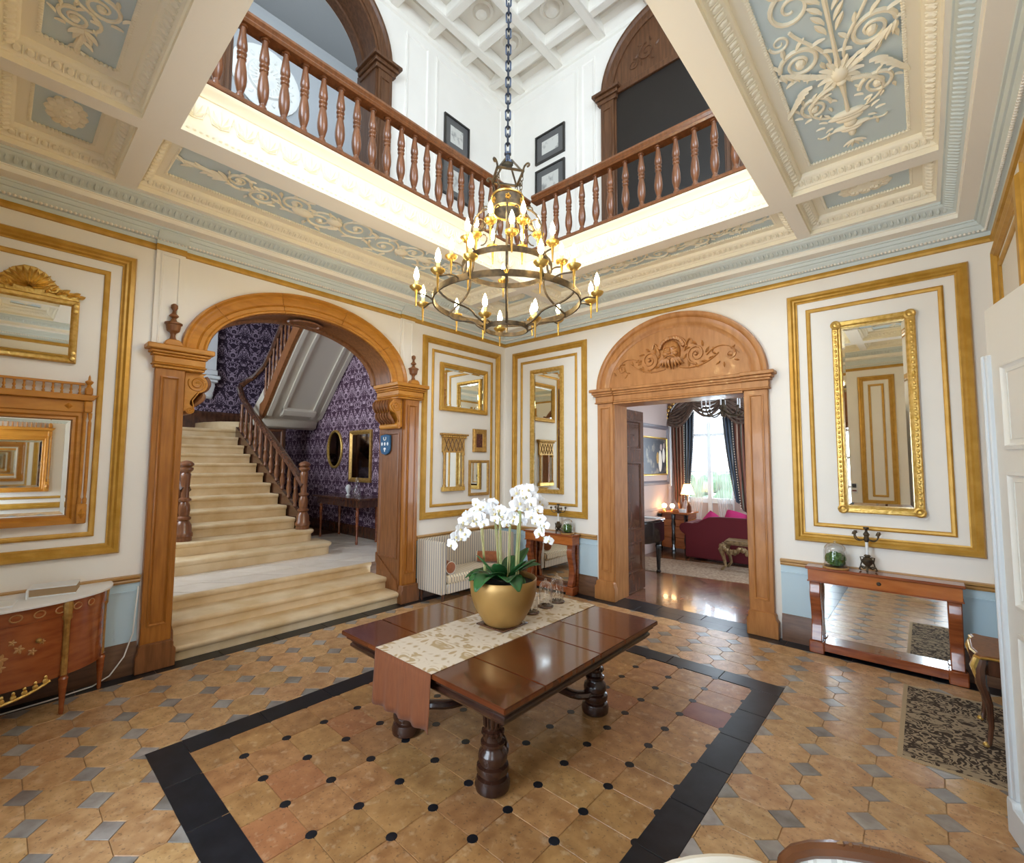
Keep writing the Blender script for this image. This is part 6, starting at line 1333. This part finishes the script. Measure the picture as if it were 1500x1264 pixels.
ob('carved_figure', MB().lathe([(.05, 0), (.05, .03), (.03, .06), (.05, .14), (.055, .20), (.03, .27), (.035, .31), (.02, .35), (0, .36)], (1.45, 4.62, .931), 10), 'oakd', None, 'tall carved wooden figure behind the clock on the desk', 'figurine')
# sofa
so = thing('sofa', 'crimson scroll-arm sofa seen from behind through the doorway', 'sofa', (2.9, 4.2, 0))
mY2 = lambda a, z, d: (a, d, z)
bo_ = [(1.86, .05), (1.86, .52), (1.79, .56), (1.735, .62), (1.73, .69), (1.77, .75), (1.86, .78), (2.02, .775), (2.14, .80), (2.24, .87), (2.36, .925), (2.55, .945), (2.9, .95)]
ob('back', MB().prism(bo_ + [(5.8 - x, z) for x, z in bo_[::-1]], mY2, 3.82, 3.98), 'red', so, bev=.02, seg=2)
for x, s in ((1.80, 1), (4.0, -1)):
    ob('arm', MB().prism([(x + s * .06, .05), (x + s * .22, .05), (x + s * .22, .6), (x + s * .14, .76), (x, .77), (x - s * .07, .68), (x - s * .02, .56), (x + s * .06, .52)], mY2, 3.98, 4.75), 'red', so, bev=.02, seg=2)
ob('seat', MB().box(2.02, 3.98, .12, 3.78, 4.75, .46), 'red', so, bev=.03, seg=2)
for x in (1.95, 3.85):
    for y in (3.88, 4.68): ob('foot', MB().lathe([(.02, 0), (.03, .055)], (x, y, 0), 8), 'walnut', so)
def cushion(label, x, y, z, w_, h, mt, ang):
    mb = MB(); n = 10
    for sgn in (-1, 1):
        for j in range(n + 1):
            for i in range(n + 1):
                u, v = i / n * 2 - 1, j / n * 2 - 1; d = .07 * ((1 - u * u) * (1 - v * v)) ** .5; mb.v.append((u * w_ / 2 * (1 - .06 * v * v), sgn * d, v * h / 2 * (1 - .06 * u * u)))
        o = (0 if sgn < 0 else (n + 1) ** 2)
        for j in range(n):
            for i in range(n): mb.f.append((o + j * (n + 1) + i, o + j * (n + 1) + i + 1, o + (j + 1) * (n + 1) + i + 1, o + (j + 1) * (n + 1) + i))
    m2 = MB().merge(mb, Matrix.Translation((x, y, z)) @ Matrix.Rotation(ang, 4, 'Y') @ Matrix.Rotation(R(-12), 4, 'X'))
    ob('cushion', m2, mt, None, label, 'cushion', 'cushions on the crimson sofa')
cushion('magenta silk cushion at the left end of the crimson sofa', 2.33, 4.17, .77, .42, .42, 'pink', R(35))
cushion('magenta silk cushion beside the grey one on the crimson sofa', 2.80, 4.16, .84, .46, .44, 'pink', R(14))
cushion('grey patterned cushion peeping over the crimson sofa back', 3.28, 4.13, .88, .46, .42, 'silver', R(4))
# carved gilt stool against the sofa back
gc = thing('gilt_stool', 'carved gilt stool with leafy apron against the crimson sofa back', 'stool', (3.1, 3.45, 0))
ob('seat', MB().prism([(2.85, 3.2), (3.5, 3.2), (3.55, 3.65), (2.8, 3.65)], lambda a, b, d: (a, b, d), .50, .58), 'carvegilt', gc, bev=.03, seg=2)
ap = MB(); q = random.Random(5)
for k in range(34): t = k / 33; x = 2.80 + .74 * t; ap.ball((x, 3.20 + .02 * S(k * 2), .46 - .10 * S(PI * ((t * 2) % 1)) + q.uniform(-.02, .02)), (.04, .03, .05), 6, 4)
ob('leafy_apron', ap, 'carvegilt', gc)
for x, y in ((2.86, 3.24), (3.48, 3.24), (2.86, 3.6), (3.48, 3.6)): ob('cabriole_leg', MB().tube([(x, y, .52), (x - .06, y - .03, .40), (x - .02, y, .25), (x + .01, y, .10), (x - .05, y - .02, .02), (x - .07, y - .02, .012)], [.05, .055, .035, .025, .03, .02], 8), 'carvegilt', gc)
# carpet and small chandelier
ck = MB(); rotbox(ck, (2.9, 3.03, .003), (1.75, .68, .002), R(8.5)); ob('carpet', ck, 'net', None, 'worn needlepoint carpet in front of the crimson sofa', 'carpet')
sc2 = thing('candle_chandelier', 'dark bronze chandelier with white candles in the drawing room', 'chandelier', (3.0, 2.9, 3.0))
ob('shaft', MB().lathe([(.0, 2.95), (.05, 2.98), (.03, 3.05), (.08, 3.12), (.04, 3.2), (.025, 3.5), (.012, 3.52), (.012, 4.2)], (3.0, 2.9, 0), 10), 'iron', sc2)
for k in range(8):
    a = k * PI / 4 + .2; x, y = 3.0 + .38 * C(a), 2.9 + .38 * S(a)
    b_ = ob('arm', MB().tube(bez((3.0, 2.9, 3.1), (3.0 + .2 * C(a), 2.9 + .2 * S(a), 2.9), (x, y, 2.95), (x, y, 3.12), 10), .014, 5).lathe([(.01, 3.11), (.04, 3.13), (.02, 3.14)], (x, y, 0), 8), 'iron', sc2)
    ob('candle', MB().lathe([(.012, 3.14), (.012, 3.32), (0, 3.33)], (x, y, 0), 8), 'white', b_)
